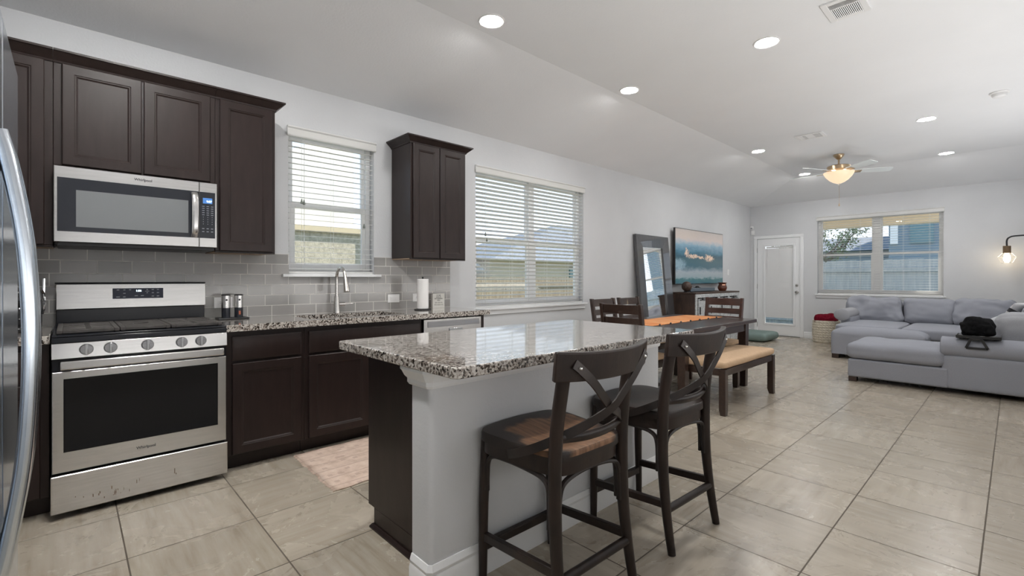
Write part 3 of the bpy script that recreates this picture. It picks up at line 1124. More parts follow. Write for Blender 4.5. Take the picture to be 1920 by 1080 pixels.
# ceiling fan
FX, FY = 2.13, 8.38
root = thing('ceiling_fan', 'brass ceiling fan with white blades and a glowing bowl light', 'ceiling fan', (FX, FY, HC))
G().lathe([(0.0, -0.075), (0.02, -0.075), (0.035, -0.062), (0.062, -0.030), (0.070, -0.010), (0.070, -0.0005), (0, -0.0005)], FX, FY, HC, 32).build('canopy', 'brass', root)
G().cyl((FX, FY, HC - 0.075), (FX, FY, 2.905), 0.012).build('downrod', 'brass', root)
G().lathe([(0.0, 0.0), (0.025, 0.0), (0.03, -0.012), (0.13, -0.022), (0.150, -0.035), (0.150, -0.085), (0.135, -0.10), (0.07, -0.108), (0.06, -0.125), (0.0, -0.125)], FX, FY, 2.905, 40).build('motor_housing', 'brass', root)
base_a = math.atan2(8.718 - FY, 2.705 - FX)
for k in range(5):
    a = base_a + k * 2 * math.pi / 5
    ca, sa = math.cos(a), math.sin(a)
    d, p = Vector((ca, sa, 0)), Vector((-sa, ca, 0))
    up = Vector((0, 0, 1))
    pv = (p * math.cos(R(13)) - up * math.sin(R(13)))
    nv = d.cross(pv)
    o = Vector((FX, FY, 2.792))
    L = [(0.19, 0.050), (0.30, 0.060), (0.50, 0.068), (0.62, 0.070), (0.655, 0.062), (0.668, 0.045)]
    poly = [o + d * r + pv * h for r, h in L] + [o + d * r - pv * h for r, h in reversed(L)]
    bl = G().prism([q - nv * 0.003 for q in poly], nv * 0.006).build('blade', 'blade_white', root, smooth=20)
    G().bar(o + d * 0.09 - up * 0.012, o + d * 0.25 - nv * 0.006, 0.035, 0.005).obox(o + d * 0.24 - nv * 0.0065, d * 0.045, pv * 0.035, nv * 0.003).build('blade_iron', 'brass', bl)
G().lathe([(0.0, 0.012), (0.055, 0.012), (0.05, 0.03), (0.0, 0.03)], FX, FY, 2.755, 24).build('light_fitter', 'brass', root)
G().lathe([(0.195, 0.018), (0.19, 0.0), (0.165, -0.045), (0.12, -0.095), (0.07, -0.13), (0.02, -0.15), (0.0, -0.152), (0.02, -0.145), (0.07, -0.122), (0.115, -0.09), (0.16, -0.043), (0.185, 0.0), (0.19, 0.016)], FX, FY, 2.765, 40).build('bowl_shade', 'bowl_glass', root)
G().lathe([(0.0, -0.03), (0.008, -0.025), (0.012, -0.012), (0.008, -0.004), (0.012, 0.0), (0.0, 0.0)], FX, FY, 2.612, 14).build('finial', 'plastic_white', root)
for s_ in (-1, 1):
    G().lathe([(0.0, -0.03), (0.02, -0.022), (0.03, 0.0), (0.02, 0.022), (0.0, 0.03)], FX + 0.08 * s_ * 0.684, FY + 0.08 * s_ * 0.73, 2.765, 12).build('bulb', 'fan_bulb', root)
G().cyl((FX + 0.01, FY - 0.02, 2.32), (FX + 0.01, FY - 0.02, 2.65), 0.0018, n=6).lathe([(0.0, 0.0), (0.009, 0.004), (0.010, 0.02), (0.004, 0.045), (0, 0.048)], FX + 0.01, FY - 0.02, 2.275, n=10).build('pull_chain', 'brass', root)

# ================================================================== KITCHEN CABINETS
DOORP = [(0, -0.019), (0, -0.004), (0.004, 0.0), (0.050, 0.0), (0.054, -0.003), (0.058, -0.003), (0.066, -0.0095), (0.075, -0.0095)]
DRAWP = [(0, -0.019), (0, -0.004), (0.012, 0.0)]


def cab_door(y0, y1, z0, z1, xf, parent, name='door', prof=DOORP, m='espresso'):
    """front facing +x at x = xf"""
    return G().rings((xf, y0, z0), (0, 1, 0), (0, 0, 1), (1, 0, 0), y1 - y0, z1 - z0, prof).build(name, m, parent, smooth=25)


CROWN = [(-0.02, 2.386), (0.006, 2.386), (0.010, 2.396), (0.018, 2.404), (0.040, 2.424), (0.050, 2.434), (0.056, 2.436), (0.056, 2.447), (-0.02, 2.447)]


def upper(label, y0, y1, z0, doors, crown_path):
    root = thing('upper_cabinet', label, 'cabinet', (0.16, (y0 + y1) / 2, z0))
    g = G()
    g.box(0.002, 0.33, y0, y1, z0 + 0.012, 2.43)
    g.box(0.312, 0.33, y0, y1, z0, z0 + 0.012)
    g.build('body', 'espresso', root, bevel=0.002)
    G().box(0.004, 0.311, y0 + 0.003, y1 - 0.003, z0 + 0.004, z0 + 0.0115).build('underside', 'cabinet_underside', root)
    for d in doors:
        cab_door(*d, 0.35, root)
    G().sweep(crown_path, CROWN).build('crown', 'espresso', root, smooth=20)


upper('tall dark upper cabinet in the corner, left of the microwave', -0.88, -0.066, 1.372, [(-0.46, -0.099, 1.384, 2.385)], [(0.33, -0.066), (0.33, -0.88)][::-1])
upper('short dark double-door cabinet above the microwave', -0.065, 0.698, 1.815, [(-0.031, 0.316, 1.828, 2.385), (0.326, 0.669, 1.828, 2.385)], [(0.33, -0.065), (0.33, 0.698)])
upper('tall dark single-door upper cabinet right of the microwave', 0.699, 1.066, 1.372, [(0.722, 1.045, 1.384, 2.385)], [(0.33, 0.699), (0.33, 1.066), (0.002, 1.066)])
upper('narrow dark double-door cabinet hung between the two kitchen windows', 2.165, 2.765, 1.368, [(2.185, 2.458, 1.380, 2.385), (2.466, 2.745, 1.380, 2.385)], [(0.002, 2.165), (0.33, 2.165), (0.33, 2.765), (0.002, 2.765)])

# base cabinets
def base_cab(label, y0, y1, parts, h=0.872):
    root = thing('base_cabinet', label, 'cabinet', (0.3, (y0 + y1) / 2, 0))
    g = G()
    g.box(0.01, 0.61, y0, y1, 0.10, h)
    g.box(0.01, 0.535, y0, y1, 0.0, 0.10)
    g.build('body', 'espresso', root, bevel=0.002)
    for kind, a, b, c_, d in parts:
        if kind == 'd':
            cab_door(a, b, c_, d, 0.63, root)
        else:
            cab_door(a, b, c_, d, 0.63, root, 'drawer_front', DRAWP)
    return root


base_cab('dark base cabinet with one drawer and one door right of the range', 0.700, 1.168, [('w', 0.733, 1.146, 0.690, 0.838), ('d', 0.733, 1.146, 0.108, 0.672)])
sb = base_cab('dark sink base cabinet with a long false drawer front', 1.169, 2.100, [('w', 1.197, 2.080, 0.690, 0.838), ('d', 1.197, 1.634, 0.108, 0.672), ('d', 1.643, 2.080, 0.108, 0.672)], 0.66)
G().box(0.565, 0.61, 1.1695, 2.0995, 0.661, 0.872).build('front_rail', 'espresso', sb)
base_cab('dark base cabinet in the corner left of the range', -0.88, -0.073, [('w', -0.46, -0.105, 0.690, 0.838), ('d', -0.46, -0.105, 0.108, 0.672)])
tag(G().box(0.01, 0.61, 2.722, 2.762, 0.0, 0.872).build('end_panel', 'espresso', bevel=0.002), 'narrow dark end panel right of the dishwasher', 'cabinet panel')

# countertops
root = thing('kitchen_countertop', 'speckled granite counter with the sink, right of the range', 'countertop', (0.3, 1.75, 0.873))
SY0, SY1, SX0, SX1 = 1.24, 1.99, 0.155, 0.545
g = G()
z0, z1 = 0.873, 0.914
g.box(0.009, SX0, 0.694, 2.80, z0, z1)
g.box(SX1, 0.650, 0.694, 2.80, z0, z1)
g.box(SX0, SX1, 0.694, SY0, z0, z1)
g.box(SX0, SX1, SY1, 2.80, z0, z1)
bmesh.ops.remove_doubles(g.bm, verts=g.bm.verts, dist=1e-5)
g.build('slab', 'granite', root, smooth=0)
g = G()
bmz = 0.69
g.box(SX0, SX1, SY0, SY1, bmz, bmz + 0.004)
g.box(SX0 - 0.004, SX0, SY0, SY1, bmz, z0 - 0.001)
g.box(SX1, SX1 + 0.004, SY0, SY1, bmz, z0 - 0.001)
g.box(SX0, SX1, SY0 - 0.004, SY0, bmz, z0 - 0.001)
g.box(SX0, SX1, SY1, SY1 + 0.004, bmz, z0 - 0.001)
g.build('sink_basin', 'steel', root)
G().lathe([(0.0, 0.002), (0.035, 0.002), (0.042, 0.004), (0.042, 0.0), (0, 0.0)], 0.35, 1.62, bmz + 0.0042, 24).build('drain', 'chrome', root)
root = G()
root.box(0.009, 0.650, -0.88, -0.071, 0.873, 0.914)
tag(root.build('countertop', 'granite', bevel=0.004), 'short granite counter left of the range', 'countertop')

# dishwasher
root = thing('dishwasher', 'stainless dishwasher under the end of the counter', 'dishwasher', (0.3, 2.41, 0))
G().box(0.03, 0.585, 2.106, 2.716, 0.02, 0.868).build('tub', 'black_plastic', root)
G().box(0.03, 0.55, 2.11, 2.712, 0.0, 0.02).build('kick_plate', 'black_plastic', root)
G().box(0.586, 0.632, 2.110, 2.713, 0.11, 0.862).build('door', 'steel', root, bevel=0.004)
G().box(0.6325, 0.636, 2.145, 2.690, 0.795, 0.843).build('control_strip', 'steel_dark', root, bevel=0.001)
G().box(0.6325, 0.640, 2.36, 2.50, 0.748, 0.778).build('handle_pocket', 'chrome', root, bevel=0.004)
g = G()
for k in range(5):
    g.box(0.6362, 0.6368, 2.535 + k * 0.028, 2.552 + k * 0.028, 0.812, 0.828)
g.build('buttons', 'print_grey', root)

# ------------------------------------------------------------------ range
root = thing('gas_range', 'stainless gas range with a black cooktop and five knobs', 'stove', (0.35, 0.31, 0))
y0, y1 = -0.066, 0.690
g = G()
g.box(0.02, 0.63, y0, y1, 0.03, 0.905)
g.build('body', 'black_enamel', root)
for sx in (0.08, 0.58):
    for sy in (y0 + 0.05, y1 - 0.05):
        G().cyl((sx, sy, 0), (sx, sy, 0.03), 0.018, n=12).build('foot', 'black_plastic', root)
g = G()
g.box(0.09, 0.688, y0, y1, 0.9055, 0.918)
g.box(0.631, 0.690, y0, y1, 0.877, 0.9055)
g.build('cooktop', 'black_enamel', root, bevel=0.004)
for gy0, gy1, slots in ((y0 + 0.018, 0.196, 1), (0.200, 0.418, 0), (0.422, y1 - 0.018, 1)):
    g = G()
    zt = 0.938
    X0, X1 = 0.12, 0.655
    b = 0.022
    g.box(X0, X1, gy0, gy0 + b, 0.922, zt)
    g.box(X0, X1, gy1 - b, gy1, 0.922, zt)
    g.box(X0, X0 + b, gy0 + b, gy1 - b, 0.922, zt)
    g.box(X1 - b, X1, gy0 + b, gy1 - b, 0.922, zt)
    ym = (gy0 + gy1) / 2
    if slots:
        g.box(0.37, 0.41, gy0 + b, gy1 - b, 0.925, zt)
        for (xa, xb) in ((X0 + b, 0.37), (0.41, X1 - b)):
            g.box(xa, xb, ym - 0.012, ym + 0.012, 0.925, zt)
            xm = (xa + xb) / 2
            for q in (-0.055, 0, 0.055):
                g.box(xm + q - 0.014, xm + q + 0.014, gy0 + b, gy1 - b, 0.927, zt)
    else:
        g.box(X0 + b, 0.34, gy0 + b, gy1 - b, 0.927, zt)
        g.box(0.42, X1 - b, gy0 + b, gy1 - b, 0.927, zt)
        g.box(0.34, 0.42, gy0 + b, ym - 0.035, 0.927, zt)
        g.box(0.34, 0.42, ym + 0.035, gy1 - b, 0.927, zt)
    for fx in (X0 + 0.011, X1 - 0.011):
        for fy_ in (gy0 + 0.011, gy1 - 0.011):
            g.box(fx - 0.008, fx + 0.008, fy_ - 0.008, fy_ + 0.008, 0.9182, 0.922)
    g.build('grate', 'cast_iron', root, bevel=0.003)
for bx_, by_, r in ((0.27, 0.06, 0.045), (0.52, 0.06, 0.05), (0.38, 0.31, 0.04), (0.27, 0.56, 0.045), (0.52, 0.56, 0.05)):
    G().lathe([(0.0, 0.006), (r * 0.7, 0.006), (r, 0.003), (r, 0.0), (0, 0.0)], bx_, by_, 0.9183, 20).build('burner', 'black_metal', root)
g = G()
g.prism([(0.69, y0, 0.876), (0.700, y0, 0.800), (0.66, y0, 0.800), (0.66, y0, 0.8755)], (0, y1 - y0, 0))
g.build('control_panel', 'steel', root, bevel=0.002)
for ky in (0.063, 0.157, 0.311, 0.465, 0.557):
    g = G()
    g.lathe([(0.0, 0.018), (0.024, 0.018), (0.027, 0.012), (0.028, 0.0), (0.0, 0.0)], 0.694, ky, 0.840, 24, 'x')
    kb = g.build('knob', 'steel_dark', root)
    G().box(0.7125, 0.724, ky - 0.006, ky + 0.006, 0.813, 0.867).build('knob_grip', 'chrome', kb, bevel=0.002)
G().box(0.640, 0.672, y0 + 0.004, y1 - 0.004, 0.735, 0.798).build('door_recess', 'black_enamel', root)
dd = G().rings((0.69, y0 + 0.003, 0.232), (0, 1, 0), (0, 0, 1), (1, 0, 0), y1 - y0 - 0.006, 0.502, [(0, -0.04), (0, -0.003), (0.003, 0.0)]).build('oven_door', 'steel', root, smooth=25)
G().rings((0.6905, -0.022, 0.332), (0, 1, 0), (0, 0, 1), (1, 0, 0), 0.665, 0.366, [(0, 0.0), (0, 0.0014), (0.004, 0.002), (0.008, 0.001)]).build('oven_window', 'oven_glass', dd, smooth=25)
g = G()
g.box(0.716, 0.738, -0.034, 0.668, 0.748, 0.790)
g.box(0.673, 0.716, -0.02, 0.01, 0.752, 0.784)
g.box(0.673, 0.716, 0.625, 0.655, 0.752, 0.784)
g.build('door_handle', 'steel', dd, bevel=0.006)
text('Whirlpool', 0.020, (0.6908, 0.305, 0.284), 'print_dark', dd, bold=0.0003)
G().rings((0.70, y0 - 0.002, 0.034), (0, 1, 0), (0, 0, 1), (1, 0, 0), y1 - y0 + 0.004, 0.187, [(0, -0.06), (0, -0.004), (0.004, 0.0)]).build('warming_drawer', 'steel', root, smooth=25)
g = G()
rng = random.Random(3)
for k in range(16):
    yy = 0.12 + rng.gauss(0.06, 0.05)
    zz = 0.060 + abs(rng.gauss(0, 0.02))
    h = rng.uniform(0.003, 0.02)
    wd = rng.uniform(0.001, 0.003)
    g.box(0.7001, 0.7004, yy, yy + wd, zz, zz + h)
for yy, zz, h in ((0.43, 0.105, 0.028), (0.436, 0.098, 0.008), (0.02, 0.10, 0.004), (0.05, 0.09, 0.005)):
    g.box(0.7001, 0.7004, yy, yy + 0.003, zz, zz + h)
mat('rust', (0.12, 0.06, 0.03), 0.8)
g.build('rust_marks', 'rust', root)
g = G()
g.prism([(0.03, y0 + 0.006, 1.015), (0.085, y0 + 0.006, 1.015), (0.072, y0 + 0.006, 1.168), (0.03, y0 + 0.006, 1.168)], (0, 0.752, 0))
bk = g.build('backguard', 'steel', root, bevel=0.004)
g = G()
g.box(0.03, 0.065, y0 + 0.008, y1 - 0.004, 0.906, 1.015)
g.box(0.025, 0.082, y0 + 0.002, y1 + 0.0, 1.1685, 1.176)
g.build('backguard_trim', 'black_enamel', root, bevel=0.003)
g = G()
def bgx(z):
    return 0.085 - 0.013 * (z - 1.015) / 0.153
g.face([(bgx(1.073) + 0.001, 0.196, 1.073), (bgx(1.073) + 0.001, 0.452, 1.073), (bgx(1.138) + 0.001, 0.452, 1.138), (bgx(1.138) + 0.001, 0.196, 1.138)])
dp = g.build('clock_display', 'display_dim', bk, smooth=0)
text('1:56', 0.017, (bgx(1.118) + 0.002, 0.324, 1.121), 'digit', bk, 'clock_digits', bold=0.0004)
g = G()
rng = random.Random(5)
for yy, zz, ww in ((0.222, 1.128, 0.012), (0.253, 1.128, 0.011), (0.281, 1.128, 0.010), (0.253, 1.106, 0.012), (0.222, 1.084, 0.018), (0.253, 1.084, 0.012), (0.368, 1.128, 0.008), (0.368, 1.118, 0.022), (0.368, 1.108, 0.008),
                   (0.397, 1.128, 0.012), (0.424, 1.128, 0.010), (0.397, 1.108, 0.011), (0.424, 1.108, 0.012), (0.397, 1.086, 0.012), (0.424, 1.086, 0.013), (0.312, 1.090, 0.016), (0.343, 1.090, 0.016)):
    g.box(bgx(zz) + 0.0012, bgx(zz) + 0.0018, yy - ww / 2, yy + ww / 2, zz - 0.0022, zz + 0.0022)
g.build('key_legends', 'print_grey', bk)

# ------------------------------------------------------------------ microwave
root = thing('microwave_oven', 'stainless over-the-range microwave under the short cabinet', 'microwave', (0.2, 0.317, 1.398))
G().box(0.004, 0.375, -0.061, 0.695, 1.400, 1.812).build('case', 'black_plastic', root, bevel=0.003)
G().box(0.02, 0.38, -0.05, 0.685, 1.378, 1.3995).build('vent_base', 'black_plastic', root, bevel=0.003)
dd = G().rings((0.406, -0.062, 1.399), (0, 1, 0), (0, 0, 1), (1, 0, 0), 0.659, 0.412, [(0, -0.03), (0, -0.003), (0.003, 0.0)]).build('door', 'steel', root, smooth=25)
G().box(0.4062, 0.4078, -0.049, 0.5955, 1.457, 1.749).build('door_glass', 'mw_black', dd, bevel=0.0007)
G().box(0.408, 0.4088, 0.026, 0.540, 1.484, 1.686).build('viewing_window', 'mw_window', dd)
pts = smooth_pts([(0.410, 0.572, 1.462), (0.436, 0.572, 1.50), (0.444, 0.572, 1.60), (0.436, 0.572, 1.70), (0.410, 0.572, 1.738)], 6)
G().tube(pts, 0.018, 12, up=(1, 0, 0), rb=0.007).build('door_handle', 'steel', dd)
text('Whirlpool', 0.020, (0.4065, 0.318, 1.781), 'print_dark', dd, bold=0.0004)
pn = G().rings((0.406, 0.599, 1.399), (0, 1, 0), (0, 0, 1), (1, 0, 0), 0.097, 0.412, [(0, -0.03), (0, -0.003), (0.003, 0.0)]).build('control_frame', 'steel', root, smooth=25)
G().box(0.4062, 0.4078, 0.6005, 0.684, 1.457, 1.749).build('control_panel', 'mw_black', pn, bevel=0.0007)
G().box(0.408, 0.4086, 0.617, 0.668, 1.677, 1.712).build('clock_display', 'display_blue', pn)
text('9:57', 0.017, (0.4088, 0.651, 1.690), 'digit', pn, 'clock_digits', bold=0.0003)
g = G()
for r_ in range(5):
    for c_ in range(3):
        g.box(0.408, 0.4084, 0.613 + c_ * 0.024, 0.613 + c_ * 0.024 + 0.013, 1.657 - r_ * 0.0135, 1.660 - r_ * 0.0135)
for r_ in range(4):
    for c_ in range(3):
        g.box(0.408, 0.4084, 0.618 + c_ * 0.024, 0.621 + c_ * 0.024, 1.588 - r_ * 0.0145, 1.592 - r_ * 0.0145)
for r_ in range(2):
    for c_ in range(3):
        g.box(0.408, 0.4084, 0.613 + c_ * 0.024, 0.613 + c_ * 0.024 + 0.012, 1.515 - r_ * 0.019, 1.519 - r_ * 0.019)
g.build('keypad', 'print_grey', pn)

# ------------------------------------------------------------------ refrigerator
root = thing('refrigerator', 'stainless refrigerator with a long bowed handle at the left edge', 'refrigerator', (2.38, -0.48, 0))
G().box(1.935, 2.835, -0.86, -0.175, 0.02, 1.77).build('cabinet', 'steel_dark', root, bevel=0.004)
G().box(1.95, 2.82, -0.80, -0.19, 0.0, 0.0195).build('base', 'black_plastic', root)
for x0_, x1_, hx in ((1.932, 2.368, 2.33), (2.374, 2.838, 2.412)):
    dd = G().box(x0_, x1_, -0.170, -0.110, 0.03, 1.80).build('door', 'fridge_steel', root, bevel=0.012, seg=3)
    pts = smooth_pts([(hx, -0.112, 0.545), (hx, -0.098, 0.62), (hx, -0.074, 0.80), (hx, -0.064, 1.03), (hx, -0.072, 1.26), (hx, -0.095, 1.44), (hx, -0.112, 1.525)], 8)
    G().tube(pts, 0.015, 14, up=(1, 0, 0), rb=0.019).build('door_handle', 'fridge_steel', dd)
G().box(1.96, 2.81, -0.20, -0.12, 1.801, 1.82).build('hinge_cover', 'black_plastic', root, bevel=0.004)

# ------------------------------------------------------------------ counter items
root = thing('kitchen_faucet', 'brushed nickel gooseneck faucet behind the sink', 'faucet', (0.085, 1.615, 0.914))
fx, fy = 0.085, 1.615
G().lathe([(0.0, 0.0), (0.030, 0.0), (0.030, 0.006), (0.027, 0.03), (0.022, 0.10), (0.019, 0.14), (0.0, 0.14)], fx, fy, 0.9145, 24).build('base', 'nickel', root)
pts = smooth_pts([(fx, fy, 1.04), (fx, fy, 1.19), (fx + 0.012, fy, 1.245), (fx + 0.05, fy, 1.280), (fx + 0.10, fy, 1.284), (fx + 0.145, fy, 1.255), (fx + 0.168, fy, 1.20)], 8)
G().tube(pts, 0.013, 14, up=(0, 1, 0)).build('spout', 'nickel', root)
G().cyl((fx + 0.167, fy, 1.205), (fx + 0.196, fy, 1.095), 0.015, 0.024).build('spray_head', 'nickel', root)
G().cyl((fx, fy + 0.015, 0.985), (fx, fy + 0.07, 0.985), 0.017, 0.016).bar((fx, fy + 0.06, 0.988), (fx + 0.02, fy + 0.135, 0.992), 0.022, 0.008, w1=0.012).build('lever', 'nickel', root, bevel=0.002)

root = thing('paper_towel_holder', 'black paper towel stand on the counter', 'paper towel holder', (0.245, 2.345, 0.914))
px_, py_ = 0.245, 2.345
G().lathe([(0.0, 0.010), (0.070, 0.010), (0.078, 0.006), (0.078, 0.0), (0, 0)], px_, py_, 0.9143, 32).build('base', 'black_metal', root)
G().cyl((px_, py_, 0.9245), (px_, py_, 1.200), 0.006).lathe([(0.0, 0.0), (0.009, 0.002), (0.009, 0.016), (0.0, 0.018)], px_, py_, 1.198, 14).build('post', 'black_metal', root)
G().bar((px_ - 0.015, py_ + 0.072, 0.924), (px_ - 0.015, py_ + 0.072, 1.058), 0.012, 0.005).build('side_arm', 'black_metal', root)
root = G()
root.lathe([(0.010, 0.27), (0.049, 0.27), (0.052, 0.266), (0.052, 0.004), (0.049, 0.0), (0.010, 0.0), (0.010, 0.27)], px_, py_, 0.9255, 36)
tag(root.build('paper_towel_roll', 'paper'), 'white roll of paper towel on the black stand', 'paper towel')

root = thing('counter_sign', 'small white block sign with black lettering beside the paper towel', 'sign', (0.09, 2.61, 0.914))
G().box(0.075, 0.105, 2.545, 2.682, 0.9145, 1.055).build('block', 'sign_paper', root, bevel=0.001)
for i, (s_, z) in enumerate((('IF THE', 1.036), ('DOG IS', 1.020), ('BOTHERING', 1.004), ('YOU', 0.988))):
    text(s_, 0.0165, (0.1055, 2.613, z), 'print_dark', root)
g = G()
for zc, wd in ((0.966, 0.085), (0.946, 0.105)):
    pts = [(0.1056, 2.613 - wd / 2 + wd * k / 40, zc + 0.006 * math.sin(k * 1.25) * (0.6 + 0.4 * math.sin(k * 0.37))) for k in range(41)]
    g.tube(pts, 0.0008, 5)
g.build('script_line', 'print_dark', root)

def outlet(label, y, z, w_, h_, kind):
    root = thing('wall_outlet', label, 'outlet', (0.0085, y, z), 'white wall plates on the backsplash')
    G().box(0.0085, 0.0145, y - w_ / 2, y + w_ / 2, z - h_ / 2, z + h_ / 2).build('plate', 'plastic_white', root, bevel=0.002)
    g = G()
    if kind == 's':
        g.box(0.0147, 0.0185, y - 0.034, y + 0.034, z - 0.017, z + 0.017)
        g.build('rocker', 'plastic_white', root, bevel=0.001)
    else:
        for q in (-0.02, 0.02):
            g.box(0.0147, 0.017, y + q - 0.014, y + q + 0.014, z - 0.016, z + 0.016)
        g.build('socket', 'plastic_white', root, bevel=0.002)
        g = G()
        for q in (-0.02, 0.02):
            for s_ in (-0.006, 0.004):
                g.box(0.0171, 0.0175, y + q - 0.005, y + q + 0.005, z + s_, z + s_ + 0.002)
        g.build('slots', 'print_dark', root)


outlet('white switch plate on the backsplash right of the faucet', 2.180, 1.016, 0.118, 0.075, 's')
outlet('white outlet half hidden behind the paper towel roll', 2.440, 1.018, 0.118, 0.075, 'o')
outlet('white outlet behind the pepper mills', 0.812, 1.026, 0.118, 0.078, 'o')

root = G().box(0.085, 0.205, 0.745, 0.935, 0.9143, 0.926)
tag(root.build('mill_tray', 'black_plastic', bevel=0.004), 'black charging tray under the two mills', 'tray')
for y, lb in ((0.800, 'steel-topped electric mill nearer the range'), (0.880, 'steel-topped electric mill farther from the range, orange spice inside')):
    root = thing('pepper_mill', lb, 'pepper mill', (0.145, y, 0.926), 'pair of electric mills')
    G().lathe([(0.0, 0.0), (0.027, 0.0), (0.0275, 0.004), (0.0275, 0.068), (0.0, 0.068)], 0.145, y, 0.9262, 26).build('jar', 'mw_black', root)
    G().lathe([(0.0, 0.0), (0.028, 0.0), (0.028, 0.085), (0.0, 0.085)], 0.145, y, 0.9945, 26).build('sleeve', 'steel', root)
    G().lathe([(0.0, 0.0), (0.0285, 0.0), (0.0285, 0.006), (0.026, 0.009), (0.0, 0.009)], 0.145, y, 1.0797, 26).build('cap', 'black_plastic', root)
    G().lathe([(0.0, 0.003), (0.006, 0.002), (0.007, 0.0), (0, 0)], 0.1725, y - 0.001, 1.05, 12, 'x').build('button', 'black_plastic', root)
    if 'orange' in lb:
        mat('spice', (0.35, 0.09, 0.04), 0.5)
        G().box(0.172, 0.1735, y - 0.006, y + 0.006, 0.945, 0.972).build('spice_window', 'spice', root, bevel=0.003)

root = thing('coffee_maker', 'black and chrome counter appliance half hidden behind the fridge handle', 'coffee maker', (0.2, -0.27, 0.914))
G().box(0.06, 0.36, -0.43, -0.115, 0.9145, 0.94).build('base', 'black_plastic', root, bevel=0.008)
G().box(0.06, 0.18, -0.43, -0.115, 0.9405, 1.10).build('tower', 'black_plastic', root, bevel=0.01)
G().box(0.06, 0.34, -0.43, -0.115, 1.075, 1.135).build('brew_head', 'black_plastic', root, bevel=0.012)
for yy in (-0.345, -0.20):
    G().lathe([(0.0, 0.0), (0.055, 0.0), (0.062, 0.02), (0.06, 0.07), (0.045, 0.105), (0.0, 0.105)], 0.26, yy, 0.9405, 24).build('carafe', 'black_glass', root)
g = G().tube(smooth_pts([(0.30, -0.108, 1.01), (0.33, -0.100, 1.05), (0.33, -0.100, 1.10), (0.30, -0.108, 1.13)], 5), 0.006, 8)
g.tube([(0.15, -0.108, 1.12), (0.15, -0.106, 1.20)], 0.007, 8)
g.build('chrome_handle', 'chrome', root)
G().box(0.341, 0.344, -0.41, -0.135, 1.085, 1.098).build('chrome_strip', 'chrome', root)

# ------------------------------------------------------------------ rug
g = G()
X0, X1, Y0, Y1 = 0.60, 1.31, 1.115, 2.65
def rugf(u, v):
    x = X0 + (X1 - X0) * u + 0.006 * math.sin(v * 40)
    y = Y0 + (Y1 - Y0) * v + 0.014 * noise.noise(Vector((u * 9, v * 9, 2))) - 0.02 * u
    return (x, y, 0.007 + 0.002 * noise.noise(Vector((u * 14, v * 22, 0))))
g.surf(rugf, 30, 60)
rg = g.build('runner_rug', 'rug_weave', smooth=60)
sm = rg.modifiers.new('thick', 'SOLIDIFY')
sm.thickness = 0.0055
sm.offset = -1 if rg.data.polygons[0].normal.z > 0 else 1
tag(rg, 'faded pink and beige runner rug between the sink and the island', 'rug')
g = G()
for k in range(110):
    u = (k + 0.5) / 110
    p = Vector(rugf(u, 0))
    g.bar(p + Vector((0, 0.002, -0.003)), p + Vector((random.uniform(-0.004, 0.004), -random.uniform(0.010, 0.02), -0.005)), 0.004, 0.002)
fr_ = g.build('fringe', 'rug_weave', rg)
fr_['kind'] = 'stuff'

# ================================================================== ISLAND
IZ0, IZ1 = 0.862, 0.902
root = thing('kitchen_island', 'dark island cabinet whose plain end panel faces the range side', 'kitchen island', (2.04, 1.8, 0))
g = G()
g.box(1.757, 2.325, 1.072, 2.58, 0.095, IZ0 - 0.001)
g.box(1.815, 2.325, 1.072, 2.58, 0.0, 0.095)
g.build('body', 'espresso', root, bevel=0.002)
for a, b in ((1.085, 1.575), (1.585, 2.075), (2.085, 2.565)):
    G().rings((1.737, b, 0.105), (0, -1, 0), (0, 0, 1), (-1, 0, 0), b - a, IZ0 - 0.125, DOORP).build('door', 'espresso', root, smooth=25)
G().sweep([(2.325, 1.072), (1.815, 1.072), (1.815, 2.58)], [(0.0, 0.0), (-0.016, 0.0), (-0.016, 0.008), (-0.006, 0.02), (0.0, 0.02)]).build('shoe_molding', 'espresso', root, smooth=20)

# half wall behind the island, bullnose near corner
def hw_plan(o=0.0):
    r = 0.022
    P = [(2.327 - o, 2.605 + o), (2.327 - o, 0.973 - o)]
    cx_, cy_ = 2.45 + o - r, 0.973 - o + r
    for k in range(7):
        a = -math.pi / 2 + k * math.pi / 12
        P.append((cx_ + r * math.cos(a), cy_ + r * math.sin(a)))
    P.append((2.45 + o, 2.605 + o))
    return P
structure(G().prism([(x, y, 0) for x, y in hw_plan()], (0, 0, IZ0 - 0.001)).build('wall_island', 'wall_paint', smooth=40))
BPi = [(0.0, 0), (0.015, 0), (0.015, 0.085), (0.010, 0.10), (0.012, 0.112), (0.004, 0.135), (0.0, 0.135)]
structure(G().sweep([(2.327, 0.973), (2.44, 0.973), (2.45, 0.983), (2.45, 2.605)], BPi).build('baseboard_island', 'trim_white', smooth=20))
CAP = [(0.0, 0.79), (0.008, 0.79), (0.014, 0.80), (0.014, 0.815), (0.022, 0.825), (0.030, 0.845), (0.034, 0.85), (0.034, 0.8605), (0.0, 0.8605)]
structure(G().sweep([(2.327, 1.02), (2.327, 0.973), (2.44, 0.973), (2.45, 0.983), (2.45, 2.605)], CAP).build('trim_3', 'trim_white', smooth=20))

